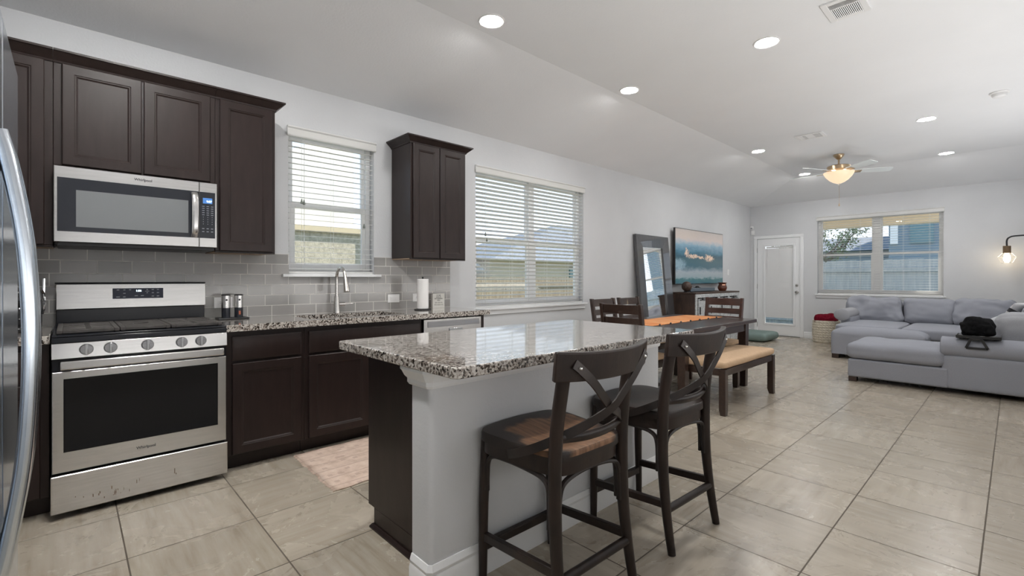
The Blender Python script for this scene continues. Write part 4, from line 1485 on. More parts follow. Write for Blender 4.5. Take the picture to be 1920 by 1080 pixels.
g = G()
ix0, ix1, iy0, iy1 = 1.710, 2.662, 0.934, 2.655
def rr(x0, x1, y0, y1, r, n=6):
    P = []
    for cx_, cy_, a0 in ((x1 - r, y1 - r, 0), (x0 + r, y1 - r, 90), (x0 + r, y0 + r, 180), (x1 - r, y0 + r, 270)):
        for k in range(n + 1):
            a = R(a0 + 90 * k / n)
            P.append((cx_ + r * math.cos(a), cy_ + r * math.sin(a)))
    return P
g.prism([(x, y, IZ0) for x, y in rr(ix0, ix1, iy0, iy1, 0.03)], (0, 0, IZ1 - IZ0))
tag(g.build('island_countertop', 'granite', bevel=0.005, smooth=40, seg=3), 'large polished granite slab on top of the island', 'countertop')

# ------------------------------------------------------------------ bar stools
def make_stool(label):
    root = thing('bar_stool', label, 'bar stool', (0, 0, 0), 'black cross-back bar stools')
    ZS = 0.607
    # seat: saddle board with rounded rear corners (rear is +x)
    def outline(n=64):
        P = []
        for k in range(n):
            a = 2 * math.pi * k / n
            c_, s_ = math.cos(a), math.sin(a)
            e_ = 0.36
            x = math.copysign(abs(c_) ** e_, c_) * 0.215
            y = math.copysign(abs(s_) ** e_, s_) * (0.215 - 0.022 * (x / 0.215))
            P.append((x + 0.005, y))
        return P
    OL = outline()
    bm = G()
    rings_ = []
    for f_, dz in ((1.0, -0.040), (1.0, -0.010), (0.985, -0.002), (0.93, 0.0), (0.7, 0.0), (0.45, 0.0), (0.2, 0.0), (0.02, 0.0)):
        ring = []
        for x, y in OL:
            xx, yy = x * f_, y * f_
            dip = 0.016 * math.exp(-((xx - 0.03) / 0.13) ** 2) * (1 - (yy / 0.24) ** 2) - 0.006 * max(0, -xx / 0.2) * (1 - abs(yy) / 0.2)
            ring.append(bm.bm.verts.new((xx, yy, ZS + dz - (dip if dz > -0.03 else 0))))
        rings_.append(ring)
    n = len(OL)
    for A_, B_ in zip(rings_, rings_[1:]):
        for k in range(n):
            bm.bm.faces.new((A_[k], A_[(k + 1) % n], B_[(k + 1) % n], B_[k]))
    bm.bm.faces.new(rings_[-1])
    bm.bm.faces.new(rings_[0][::-1])
    bm.build('seat', 'stool_seat', root, smooth=50)
    g = G()
    A_ = [(x * 0.955, y * 0.955) for x, y in OL]
    g.prism([(x, y, ZS - 0.088) for x, y in A_], (0, 0, 0.047))
    g.build('apron', 'stool_black', root, smooth=50)
    for s_ in (-1, 1):
        g = G().tube([(-0.188, 0.197 * s_, 0.0), (-0.190, 0.192 * s_, 0.30), (-0.185, 0.182 * s_, ZS - 0.042)], [0.016, 0.020, 0.021], 12, up=(1, 0, 0))
        g.build('leg', 'stool_black', root)
        pts = smooth_pts([(0.248, 0.203 * s_, 0.0), (0.220, 0.199 * s_, 0.17), (0.200, 0.194 * s_, 0.36), (0.197, 0.192 * s_, 0.55), (0.205, 0.190 * s_, 0.70), (0.224, 0.189 * s_, 0.82), (0.240, 0.188 * s_, 0.915)], 5)
        k = len(pts)
        g = G().tube(pts, [0.017 + 0.007 * min(1, i / (k * 0.35)) for i in range(k)], 12, up=(1, 0, 0))
        g.build('leg', 'stool_black', root)
        # side stretcher
        g = G().bar((-0.190, 0.193 * s_, 0.175), (0.212, 0.196 * s_, 0.205), 0.022, 0.034)
        g.build('stretcher', 'stool_black', root, bevel=0.004)
        # bent-wood arch at the side
        pts = smooth_pts([(-0.170, 0.190 * s_, 0.36), (-0.168, 0.189 * s_, 0.46), (-0.140, 0.188 * s_, 0.502), (-0.06, 0.186 * s_, 0.512), (0.06, 0.186 * s_, 0.512), (0.140, 0.188 * s_, 0.502), (0.168, 0.190 * s_, 0.46), (0.172, 0.192 * s_, 0.34)], 5)
        G().tube(pts, 0.009, 8, up=(0, 1, 0), rb=0.011).build('arch_brace', 'stool_metal', root)
    G().bar((-0.189, -0.19, 0.135), (-0.189, 0.19, 0.135), 0.026, 0.034).build('stretcher', 'stool_black', root, bevel=0.004)
    G().cyl((0.219, -0.194, 0.182), (0.219, 0.194, 0.182), 0.017, n=14).build('stretcher', 'stool_black', root)
    pts = smooth_pts([(0.198, -0.172, 0.34), (0.198, -0.170, 0.45), (0.198, -0.135, 0.500), (0.19, 0.0, 0.512), (0.198, 0.135, 0.500), (0.198, 0.170, 0.45), (0.198, 0.172, 0.34)], 5)
    G().tube(pts, 0.009, 8, up=(1, 0, 0), rb=0.011).build('arch_brace', 'stool_metal', root)
    # curved top rail, ends swing forward
    def arc(y):
        return 0.305 - 0.058 * (abs(y) / 0.256) ** 2.2
    g = G()
    N = 28
    ring = []
    for i in range(N + 1):
        y = -0.256 + 0.512 * i / N
        x = arc(y)
        d = 0.001
        tx = (arc(y + d) - arc(y - d)) / (2 * d)
        nrm = Vector((1, -tx, 0)).normalized()
        lo = 0.866 - 0.006 * (1 - (y / 0.256) ** 2)
        hi = 0.957 + 0.008 * (abs(y) / 0.256) ** 2
        th = 0.013
        lean = 0.012
        c0 = Vector((x, y, 0))
        ring.append([g.bm.verts.new(c0 + nrm * th * a + Vector((lean * b, 0, (hi if b else lo)))) for a, b in ((-1, 0), (1, 0), (1, 1), (-1, 1))])
    for A_, B_ in zip(ring, ring[1:]):
        for k in range(4):
            g.bm.faces.new((A_[k], A_[(k + 1) % 4], B_[(k + 1) % 4], B_[k]))
    g.bm.faces.new(ring[0][::-1])
    g.bm.faces.new(ring[-1])
    g.build('top_rail', 'stool_black', root, bevel=0.006, smooth=50, seg=3)
    # lower cross bar between the posts
    pts = smooth_pts([(0.197, -0.185, 0.655), (0.225, -0.09, 0.650), (0.232, 0, 0.648), (0.225, 0.09, 0.650), (0.197, 0.185, 0.655)], 5)
    G().tube(pts, 0.011, 10, up=(0, 0, 1), rb=0.017).build('lower_rail', 'stool_black', root)
    # two steel straps crossing behind the back and running to the seat sides
    for s_ in (-1, 1):
        off = 0.006 * s_
        pts = smooth_pts([(arc(0.20) + 0.024, 0.205 * s_, 0.925), (arc(0.184) + 0.024, 0.184 * s_, 0.908), (0.306, 0.12 * s_, 0.854), (0.298 + off, 0.05 * s_, 0.795), (0.290 + off, 0.0, 0.752), (0.268, -0.07 * s_, 0.712), (0.222, -0.145 * s_, 0.672), (0.150, -0.207 * s_, 0.626), (0.06, -0.222 * s_, 0.582), (-0.012, -0.220 * s_, 0.555)], 6)
        m_ = len(pts)
        g = G()
        rr_ = []
        for i in range(m_):
            d = (pts[min(i + 1, m_ - 1)] - pts[max(i - 1, 0)]).normalized()
            u = max(0.0, min(1.0, (i / m_ - 0.45) / 0.4))
            nr = Vector((1 - u, -s_ * u * 1.2 - 0.001, 0)).normalized()
            b = d.cross(nr).normalized()
            nn = b.cross(d).normalized()
            rr_.append([g.bm.verts.new(pts[i] + b * 0.016 * x + nn * 0.003 * y) for x, y in ((-1, -1), (1, -1), (1, 1), (-1, 1))])
        for A_, B_ in zip(rr_, rr_[1:]):
            for k in range(4):
                g.bm.faces.new((A_[k], A_[(k + 1) % 4], B_[(k + 1) % 4], B_[k]))
        g.bm.faces.new(rr_[0][::-1])
        g.bm.faces.new(rr_[-1])
        stp = g.build('cross_strap', 'stool_metal', root, smooth=40)
        G().lathe([(0.0, 0.006), (0.004, 0.005), (0.006, 0.0), (0, 0)], arc(0.184) + 0.028, 0.186 * s_, 0.909, 10, 'x').build('rivet', 'nickel', stp)
    return root


st1 = make_stool('cross-back bar stool with a worn brown seat, nearest the camera')
st2 = copy_tree(st1)
st2['label'] = 'cross-back bar stool with a plain dark seat at the far end of the island'
for ch_ in st2.children:
    if ch_.name.startswith('seat'):
        ch_.material_slots[0].link = 'OBJECT'
        ch_.material_slots[0].material = MATS['stool_black']
st1.location = (2.673, 1.395, 0)
st1.rotation_euler = (0, 0, R(-1.2))
st2.location = (2.673, 2.119, 0)
st2.rotation_euler = (0, 0, R(-2.2))

# ================================================================== DINING
root = thing('dining_table', 'dark wood dining table with an orange runner along it', 'table', (1.45, 4.80, 0))
tx0, tx1, ty0, ty1, tz = 0.96, 1.95, 3.98, 5.63, 0.745
G().box(tx0, tx1, ty0, ty1, tz - 0.038, tz).build('tabletop', 'dining_wood', root, bevel=0.005)
g = G()
for a in ((tx0 + 0.075, tx1 - 0.075, ty0 + 0.07, ty0 + 0.092), (tx0 + 0.075, tx1 - 0.075, ty1 - 0.092, ty1 - 0.07), (tx0 + 0.07, tx0 + 0.092, ty0 + 0.092, ty1 - 0.092), (tx1 - 0.092, tx1 - 0.07, ty0 + 0.092, ty1 - 0.092)):
    g.box(a[0], a[1], a[2], a[3], tz - 0.13, tz - 0.0385)
g.build('apron', 'dining_wood', root, bevel=0.002)
for lx in (tx0 + 0.10, tx1 - 0.10):
    for ly in (ty0 + 0.12, ty1 - 0.12):
        G().bar((lx, ly, 0), (lx, ly, tz - 0.0385), 0.065, 0.065, (0, 1, 0), 0.085, 0.085).build('leg', 'dining_wood', root, bevel=0.004)

g = G()
def runf(u, v):
    x = 1.13 + 0.45 * u
    y = 4.03 + 1.56 * v
    return (x, y, tz + 0.0035 + 0.0025 * abs(math.sin(v * 19 + u * 1.3)) * abs(u - 0.2))
g.surf(runf, 12, 80)
rn = g.build('table_runner', 'runner_cloth', smooth=60)
sm = rn.modifiers.new('thick', 'SOLIDIFY')
sm.thickness = 0.0025
sm.offset = -1 if rn.data.polygons[0].normal.z > 0 else 1
tag(rn, 'orange and rust striped runner along the dining table', 'table runner')
g = G()
for k in range(7):
    p = runf(1, (k + 0.6) / 7.4)
    g.lathe([(0.0, 0.012), (0.008, 0.009), (0.011, 0.0), (0.008, -0.003), (0.0, -0.0035)], p[0] + 0.006, p[1], p[2] + 0.001, 10)
tas = g.build('tassels', 'print_dark', rn)


def make_chair(label, wood='dining_wood'):
    root = thing('dining_chair', label, 'dining chair', (0, 0, 0), 'ladder-back dining chairs')
    for s_ in (-1, 1):
        g = G().bar((0.205 * s_, 0.20, 0), (0.205 * s_, 0.20, 0.40), 0.034, 0.034, (0, 1, 0), 0.044, 0.044)
        g.build('leg', wood, root, bevel=0.003)
        pts = [(0.205 * s_, -0.235, 0.0), (0.205 * s_, -0.205, 0.25), (0.205 * s_, -0.20, 0.46), (0.207 * s_, -0.225, 0.70), (0.209 * s_, -0.268, 0.965)]
        pts = smooth_pts(pts, 4)
        g = G()
        rr_ = []
        for p in pts:
            dp_ = 0.021 + 0.004 * (1 - abs(p[2] - 0.46) / 0.5)
            rr_.append([g.bm.verts.new((p[0] + a * 0.017, p[1] + b * dp_, p[2])) for a, b in ((-1, -1), (1, -1), (1, 1), (-1, 1))])
        for A_, B_ in zip(rr_, rr_[1:]):
            for k in range(4):
                g.bm.faces.new((A_[k], A_[(k + 1) % 4], B_[(k + 1) % 4], B_[k]))
        g.bm.faces.new(rr_[0][::-1])
        g.bm.faces.new(rr_[-1])
        g.build('leg', wood, root, bevel=0.004)
        G().bar((0.205 * s_, -0.20, 0.20), (0.205 * s_, 0.195, 0.20), 0.018, 0.030).build('stretcher', wood, root, bevel=0.003)
    g = G()
    g.box(-0.185, 0.185, 0.19, 0.21, 0.36, 0.43)
    g.box(-0.188, 0.188, -0.212, -0.192, 0.36, 0.43)
    for s_ in (-1, 1):
        g.box(0.205 * s_ - 0.010, 0.205 * s_ + 0.010, -0.178, 0.178, 0.36, 0.43)
    g.build('seat_frame', wood, root, bevel=0.002)
    G().soft((0, 0.015, 0.455), (0.222, 0.205, 0.028), 0.022, (0, 0, 0.5), 0.003, 1, 8).build('seat_cushion', 'tan_fabric', root, sub=1)
    for zc, hh in ((0.915, 0.042), (0.805, 0.032), (0.72, 0.022), (0.64, 0.022)):
        yb = -0.20 - 0.068 * max(0, (zc - 0.46) / 0.505) ** 1.3
        g = G()
        N = 10
        rr_ = []
        for i in range(N + 1):
            x = -0.192 + 0.384 * i / N
            yy = yb - 0.014 * (1 - (x / 0.192) ** 2)
            rr_.append([g.bm.verts.new((x, yy + a * 0.010 - b * 0.006, zc + b * hh)) for a, b in ((-1, -1), (1, -1), (1, 1), (-1, 1))])
        for A_, B_ in zip(rr_, rr_[1:]):
            for k in range(4):
                g.bm.faces.new((A_[k], A_[(k + 1) % 4], B_[(k + 1) % 4], B_[k]))
        g.bm.faces.new(rr_[0][::-1])
        g.bm.faces.new(rr_[-1])
        g.build('back_slat', wood, root, bevel=0.003, smooth=40)
    return root


ch = make_chair('dark ladder-back chair at the near end of the table, back to the camera')
c2 = copy_tree(ch)
c2['label'] = 'dark ladder-back chair by the wall, directly below the dining window corner'
c3 = copy_tree(ch)
c3['label'] = 'dark ladder-back chair by the wall, in front of the leaning mirror'
c4 = make_chair('reddish ladder-back chair at the far end of the table, facing the camera', 'chair_red_wood')
ch.location = (1.43, 3.99, 0)
c2.location = (0.86, 4.60, 0)
c2.rotation_euler = (0, 0, R(-90))
c3.location = (0.86, 5.14, 0)
c3.rotation_euler = (0, 0, R(-90))
c4.location = (1.49, 5.60, 0)
c4.rotation_euler = (0, 0, R(180))

root = thing('dining_bench', 'dark wood bench with a tan upholstered seat', 'bench', (2.01, 4.77, 0))
bx0, bx1, by0, by1 = 1.80, 2.215, 4.14, 5.39
g = G()
for a in ((bx0 + 0.01, bx0 + 0.03, by0 + 0.05, by1 - 0.05), (bx1 - 0.03, bx1 - 0.01, by0 + 0.05, by1 - 0.05), (bx0 + 0.03, bx1 - 0.03, by0 + 0.012, by0 + 0.032), (bx0 + 0.03, bx1 - 0.03, by1 - 0.032, by1 - 0.012)):
    g.box(a[0], a[1], a[2], a[3], 0.345, 0.405)
g.build('frame', 'dining_wood', root, bevel=0.002)
for lx, sx in ((bx0 + 0.03, -1), (bx1 - 0.03, 1)):
    for ly, sy in ((by0 + 0.035, -1), (by1 - 0.035, 1)):
        g = G()
        h = 0.029
        lo = [(lx - h + (0.012 if sx > 0 else 0), ly - h + (0.012 if sy > 0 else 0)), (lx + h - (0.012 if sx < 0 else 0), ly - h + (0.012 if sy > 0 else 0)), (lx + h - (0.012 if sx < 0 else 0), ly + h - (0.012 if sy < 0 else 0)), (lx - h + (0.012 if sx > 0 else 0), ly + h - (0.012 if sy < 0 else 0))]
        hi = [(lx - h, ly - h), (lx + h, ly - h), (lx + h, ly + h), (lx - h, ly + h)]
        V0 = [g.bm.verts.new((*p, 0.0)) for p in lo]
        V1 = [g.bm.verts.new((*p, 0.05)) for p in hi]
        V2 = [g.bm.verts.new((*p, 0.4045)) for p in hi]
        for A_, B_ in ((V0, V1), (V1, V2)):
            for k in range(4):
                g.bm.faces.new((A_[k], A_[(k + 1) % 4], B_[(k + 1) % 4], B_[k]))
        g.bm.faces.new(V0[::-1])
        g.bm.faces.new(V2)
        g.build('leg', 'dining_wood', root, bevel=0.002)
G().soft(((bx0 + bx1) / 2, (by0 + by1) / 2, 0.442), ((bx1 - bx0) / 2 + 0.004, (by1 - by0) / 2 + 0.004, 0.036), 0.034, (0, 0, 0.25), 0.004, 2, 12).build('seat_cushion', 'tan_fabric', root, sub=1)

# ------------------------------------------------------------------ leaning mirror
root = thing('floor_mirror', 'tall mirror in a wide dark frame leaning on the wall', 'mirror', (0.2, 6.65, 0))
mb, mt_ = Vector((0.235, 6.17, 0.0)), Vector((0.058, 6.17, 1.868))
vv = (mt_ - mb)
H_ = vv.length
vv.normalize()
uu = Vector((0, 1, 0))
nn = uu.cross(vv).normalized()
Wm, Fw = 0.955, 0.185
g = G()
qa = [(0, 0), (Wm, 0), (Wm, H_), (0, H_)]
qi = [(Fw, Fw), (Wm - Fw, Fw), (Wm - Fw, H_ - Fw), (Fw, H_ - Fw)]
def mp(a, b, d):
    return mb + uu * a + vv * b + nn * d
for k in range(4):
    k2 = (k + 1) % 4
    a0_, a1_, i0_, i1_ = qa[k], qa[k2], qi[k], qi[k2]
    gp = 0.0012
    F = [mp(*a0_, 0.0), mp(*a1_, 0.0), mp(*i1_, 0.0), mp(*i0_, 0.0)]
    Bk = [mp(*a0_, -0.05), mp(*a1_, -0.05), mp(*i1_, -0.05), mp(*i0_, -0.05)]
    F[2] -= nn * 0.012
    F[3] -= nn * 0.012
    g2 = G()
    VF = [g2.bm.verts.new(p) for p in F]
    VB = [g2.bm.verts.new(p) for p in Bk]
    g2.bm.faces.new(VF)
    g2.bm.faces.new(VB[::-1])
    for j in range(4):
        g2.bm.faces.new((VF[j], VB[j], VB[(j + 1) % 4], VF[(j + 1) % 4]))
    g2.build('frame_rail', 'mirror_frame', root, bevel=0.0025)
c_ = [mp(Fw - 0.01, Fw - 0.01, -0.03), mp(Wm - Fw + 0.01, Fw - 0.01, -0.03), mp(Wm - Fw + 0.01, H_ - Fw + 0.01, -0.03), mp(Fw - 0.01, H_ - Fw + 0.01, -0.03)]
g = G().prism(c_, -nn * 0.006)
g.build('mirror_glass', 'mirror_glass', root, smooth=0)

# ------------------------------------------------------------------ television and console
root = thing('television', 'wall-mounted television showing a breaking ocean wave', 'television', (0.08, 8.23, 1.57))
G().box(0.055, 0.088, 7.300, 9.160, 1.098, 2.046).build('casing', 'black_plastic', root, bevel=0.004)
G().box(0.0885, 0.0895, 7.312, 9.148, 1.112, 2.036).build('screen', 'sea_picture', root, smooth=0)
G().box(0.001, 0.0545, 8.0, 8.45, 1.4, 1.75).build('wall_bracket', 'black_metal', root)
g = G()
for yy in (8.10, 8.13):
    g.tube(smooth_pts([(0.04, yy, 1.12), (0.03, yy + 0.02, 1.05), (0.03, yy + 0.01, 0.982)], 4), 0.004, 6)
tag(g.build('power_cable', 'plastic_white'), 'pair of white cables hanging below the television', 'cable')

root = thing('sideboard', 'rustic sideboard with whitewashed chevron doors below the television', 'sideboard', (0.24, 8.15, 0))
g = G()
g.box(0.03, 0.43, 7.29, 7.31, 0.06, 0.945)
g.box(0.03, 0.43, 8.99, 9.01, 0.06, 0.945)
g.box(0.03, 0.05, 7.31, 8.99, 0.06, 0.945)
g.box(0.05, 0.43, 7.31, 8.99, 0.06, 0.09)
g.build('carcass', 'plank_brown', root, bevel=0.002)
G().box(0.022, 0.452, 7.28, 9.02, 0.9455, 0.972).build('top', 'plank_brown', root, bevel=0.003)
g = G()
g.box(0.431, 0.449, 7.29, 9.01, 0.885, 0.945)
g.box(0.431, 0.449, 7.29, 9.01, 0.06, 0.11)
for yy in (7.29, 7.315 + 0.40, 8.125, 8.535, 8.93):
    g.box(0.431, 0.447, yy, yy + 0.06, 0.11, 0.885)
g.build('face_frame', 'whitewash', root, bevel=0.002)
for k in range(4):
    y = 7.355 + k * 0.410
    dd = G().box(0.4495, 0.466, y, y + 0.385, 0.115, 0.868).build('door', 'whitewash', root, bevel=0.003)
    g = G()
    g.box(0.4665, 0.472, y + 0.03, y + 0.30, 0.845, 0.862)
    g.lathe([(0.0, 0.008), (0.022, 0.008), (0.024, 0.004), (0.024, 0.0), (0, 0.0)], 0.4725, y + 0.12, 0.872, 14, 'x')
    g.build('barn_hardware', 'black_metal', dd)
    G().box(0.4665, 0.482, y + 0.025, y + 0.04, 0.62, 0.74).build('door_pull', 'black_metal', dd, bevel=0.003)
for fx_ in (0.06, 0.40):
    for fy_ in (7.33, 8.97):
        G().box(fx_ - 0.03, fx_ + 0.03, fy_ - 0.03, fy_ + 0.03, 0.0, 0.0595).build('foot', 'plank_brown', root)

root = thing('decor_ball', 'dark round textured ball ornament on the left of the sideboard', 'ornament', (0.24, 7.40, 0.972))
g = G()
def ball(u, v):
    th, ph = u * 2 * math.pi, v * math.pi
    r = 0.080 * (1 + 0.05 * math.sin(9 * th) * math.sin(7 * ph))
    return (0.24 + r * math.sin(ph) * math.cos(th), 7.40 + r * math.sin(ph) * math.sin(th), 1.069 + 0.082 * math.cos(ph))
g.surf(ball, 36, 22, True)
bmesh.ops.remove_doubles(g.bm, verts=g.bm.verts, dist=1e-5)
g.build('ball', 'plank_brown', root)
G().lathe([(0.0, 0.0), (0.05, 0.0), (0.05, 0.012), (0.025, 0.02), (0, 0.02)], 0.24, 7.40, 0.9724, 20).build('stand', 'black_metal', root)

root = thing('soundbar', 'blue-grey speaker bar in the middle of the sideboard', 'speaker', (0.2, 7.93, 0.972))
G().box(0.14, 0.26, 7.50, 8.42, 0.980, 1.038).build('body', 'soundbar', root, bevel=0.006)
for yy in (7.60, 8.32):
    G().box(0.16, 0.24, yy - 0.03, yy + 0.03, 0.9722, 0.98).build('foot', 'black_plastic', root)
root = thing('webcam', 'small dark dome camera on top of the grey speaker bar', 'camera', (0.2, 7.86, 1.038))
G().lathe([(0.0, 0.0), (0.055, 0.0), (0.055, 0.008), (0, 0.008)], 0.2, 7.86, 1.0385, 24).build('base', 'black_plastic', root)
G().lathe([(0.0, 0.0), (0.035, 0.0), (0.030, 0.016), (0.016, 0.026), (0, 0.028)], 0.2, 7.86, 1.047, 24).build('dome', 'black_glass', root)
root = thing('wax_warmer', 'reddish brown pierced wax warmer on the right of the sideboard', 'wax warmer', (0.24, 8.78, 0.972))
G().lathe([(0.0, 0.0), (0.055, 0.0), (0.075, 0.03), (0.082, 0.065), (0.068, 0.10), (0.062, 0.125), (0.078, 0.152), (0.072, 0.152), (0.056, 0.128), (0.0, 0.12)], 0.24, 8.78, 0.9724, 28).build('body', 'mug_brown', root)
mat('warm_hole', (1, 0.6, 0.4), 0.5, emit=(1.0, 0.55, 0.35), es=2.5)
g = G()
for k in range(3):
    a = R(-62 + k * 16)
    g.lathe([(0.0, 0.0), (0.006, 0.003), (0.006, -0.003), (0, -0.004)], 0.24 + 0.0635 * math.cos(a), 8.78 + 0.0635 * math.sin(a), 1.083, 8)
g.build('glow_holes', 'warm_hole', root)

root = thing('light_switch', 'white light switch on the wall right of the television', 'light switch', (0.0, 9.615, 1.32))
G().box(0.0005, 0.007, 9.58, 9.65, 1.265, 1.38).build('plate', 'plastic_white', root, bevel=0.002)
G().box(0.0072, 0.011, 9.60, 9.63, 1.29, 1.355).build('rocker', 'plastic_white', root, bevel=0.001)

root = thing('motion_sensor', 'small white motion sensor high in the corner by the back door', 'sensor', (0.04, YB, 2.29))
G().box(0.012, 0.068, YB - 0.045, YB - 0.001, 2.255, 2.325).build('housing', 'plastic_white', root, bevel=0.008)
G().box(0.022, 0.058, YB - 0.048, YB - 0.0455, 2.265, 2.29).build('lens', 'print_grey', root)
tag(G().box(0.028, 0.088, YB - 0.030, YB - 0.001, 2.135, 2.235).build('door_chime', 'plastic_white', bevel=0.006), 'white box just below the corner motion sensor', 'chime')

# heart ornament on the left blind cord of the back window
g = G()
hp = []
for k in range(40):
    a = 2 * math.pi * k / 40
    hx = 16 * math.sin(a) ** 3
    hz = 13 * math.cos(a) - 5 * math.cos(2 * a) - 2 * math.cos(3 * a) - math.cos(4 * a)
    hp.append((1.405 + hx * 0.0027, YB - 0.008, 1.556 + hz * 0.0030))
g.prism(hp, (0, -0.012, 0))
hr = g.build('hanging_heart', 'heart_grey', bevel=0.003, smooth=40)
tag(hr, 'small grey heart hanging in the left of the back window', 'ornament')
G().cyl((1.405, YB - 0.012, 1.59), (1.405, YB - 0.012, 1.70), 0.0015, n=6).build('string', 'heart_grey', hr)

# ================================================================== LIVING AREA
# floor cushion by the door
g = G()
g.soft((0.40, 9.80, 0.088), (0.37, 0.38, 0.075), 0.07, (0, 0, 0.18), 0.008, 4, 14, wscale=4)
tag(g.build('floor_cushion', 'green_cushion', sub=1), 'sage green floor cushion lying near the back door', 'cushion')

# basket with a red throw
root = thing('woven_basket', 'pale woven basket holding a red throw', 'basket', (1.49, 10.42, 0))
BX, BY = 1.49, 10.42
g = G()
def bask(u, v):
    th = u * 2 * math.pi
    z = 0.405 * v
    r = 0.205 + 0.012 * math.sin(v * math.pi)
    row = v * 9
    ph = th * 13 + (math.pi if int(row) % 2 else 0)
    r += 0.012 * abs(math.sin(row * math.pi)) * (0.55 + 0.45 * math.cos(ph * 2 + 2.2 * (row % 1)))
    return (BX + r * math.cos(th), BY + r * math.sin(th), 0.002 + z)
g.surf(bask, 156, 72, True)
g.lathe([(0.0, 0.0), (0.20, 0.0), (0.20, 0.006), (0.0, 0.006)], BX, BY, 0.002, 40)
g.lathe([(0.203, 0.0), (0.215, 0.006), (0.205, 0.014), (0.19, 0.008)], BX, BY, 0.398, 40)
g.build('weave', 'basket_weave', root, smooth=60)
g = G()
g.soft((BX, BY, 0.43), (0.175, 0.175, 0.07), 0.07, (0, 0, 0.2), 0.035, 7, 16, wscale=7)
g.soft((BX + 0.06, BY + 0.03, 0.49), (0.10, 0.08, 0.035), 0.034, (0, 0, 0.2), 0.03, 9, 12, wscale=8)
tag(g.build('throw_blanket', 'red_fleece', sub=1, smooth=80), 'dark red fleece throw bunched in the woven basket', 'blanket')

# sectional sofa
root = thing('sectional_sofa', 'grey fabric sectional sofa with a chaise at the near end', 'sofa', (3.4, 8.5, 0))
F = 'sofa_fabric'
def rbx(name, x0, x1, y0, y1, z0, z1, r=0.03, seed=0, wr=0.0, crown=(0, 0, 0), m=F, n=10, sub=1):
    g = G().soft(((x0 + x1) / 2, (y0 + y1) / 2, (z0 + z1) / 2), ((x1 - x0) / 2, (y1 - y0) / 2, (z1 - z0) / 2), r, crown, wr, seed, n)
    return g.build(name, m, root, sub=sub, smooth=70)
g = G()
g.box(1.985, 4.42, 8.95, 10.46, 0.055, 0.30)
g.box(3.46, 4.42, 6.70, 8.95, 0.055, 0.30)
g.box(2.585, 3.46, 6.665, 7.555, 0.055, 0.262)
g.build('base', F, root, bevel=0.02, seg=3)
rbx('back_frame', 1.98, 4.42, 10.20, 10.47, 0.29, 0.80, 0.06)
rbx('back_frame', 4.16, 4.43, 6.90, 10.20, 0.29, 0.80, 0.06)
# seats
rbx('seat_cushion', 1.955, 2.765, 8.88, 10.20, 0.30, 0.485, 0.06, 1, 0.006, (0, 0, 0.10))
rbx('seat_cushion', 2.770, 3.435, 8.88, 10.20, 0.30, 0.48, 0.06, 2, 0.006, (0, 0, 0.10))
rbx('seat_cushion', 3.44, 4.18, 8.88, 10.20, 0.30, 0.485, 0.06, 3, 0.006, (0, 0, 0.10))
rbx('seat_cushion', 3.44, 4.18, 7.57, 8.875, 0.30, 0.485, 0.06, 4, 0.006, (0, 0, 0.10))
g = G()
g.soft((3.00, 7.105, 0.358), (0.435, 0.462, 0.096), 0.075, (0, 0, 0.04), 0.010, 5, 18, wscale=3.5)
g.build('chaise_cushion', F, root, sub=1, smooth=70)
rbx('seat_cushion', 3.42, 4.18, 6.92, 7.565, 0.27, 0.47, 0.06, 6, 0.006, (0, 0, 0.08))
# near arm with a rolled top
rbx('arm', 3.402, 4.42, 6.668, 6.915, 0.055, 0.40, 0.02)
g = G()
pts = [(3.392, 6.785, 0.475), (3.40, 6.785, 0.475), (4.42, 6.785, 0.475), (4.43, 6.785, 0.475)]
g.tube(pts, [0.118, 0.135, 0.135, 0.118], 28, up=(0, 0, 1), rb=[0.098, 0.112, 0.112, 0.098])
g.build('arm_roll', F, root, smooth=50)
# left arm with a rolled top
rbx('arm', 1.94, 2.10, 9.36, 10.24, 0.29, 0.57, 0.03)
g = G()
g.tube([(1.975, 9.288, 0.602), (1.975, 9.295, 0.602), (1.975, 10.30, 0.602), (1.975, 10.31, 0.602)], [0.106, 0.113, 0.113, 0.106], 28, up=(0, 0, 1), rb=[0.088, 0.095, 0.095, 0.088])
g.build('arm_roll', 'sofa_mid', root, smooth=50)
# back cushions
def backc(x0, x1, y, z0, z1, seed, lean=12, th=0.11, wr=0.018):
    M = Matrix.Rotation(R(-lean), 3, 'X')
    g = G().soft(((x0 + x1) / 2, y, (z0 + z1) / 2), ((x1 - x0) / 2, th, (z1 - z0) / 2), 0.085, (0.0, 0.28, 0.03), wr, seed, 18, M, 4.5)
    g.build('back_cushion', F, root, sub=1, smooth=70)
backc(1.875, 2.655, 10.10, 0.455, 0.885, 11, wr=0.040)
backc(2.665, 3.305, 10.12, 0.455, 0.875, 12, wr=0.022)
backc(3.27, 3.96, 10.06, 0.455, 0.885, 13, 16, wr=0.040)
for yc, sd_ in ((9.3, 14), (8.45, 15), (7.62, 16)):
    g = G().soft((4.10, yc, 0.67), (0.11, 0.40, 0.215), 0.085, (0.25, 0.0, 0.03), 0.012, sd_, 14, Matrix.Rotation(R(12), 3, 'Y'), 4.5)
    g.build('back_cushion', F, root, sub=1, smooth=70)
for lx, ly in ((2.63, 6.72), (2.63, 7.50), (4.36, 6.74), (4.36, 10.40), (2.03, 9.0), (2.03, 10.40)):
    G().box(lx - 0.04, lx + 0.04, ly - 0.04, ly + 0.04, 0.0, 0.056).build('foot', 'dining_wood', root, bevel=0.003)

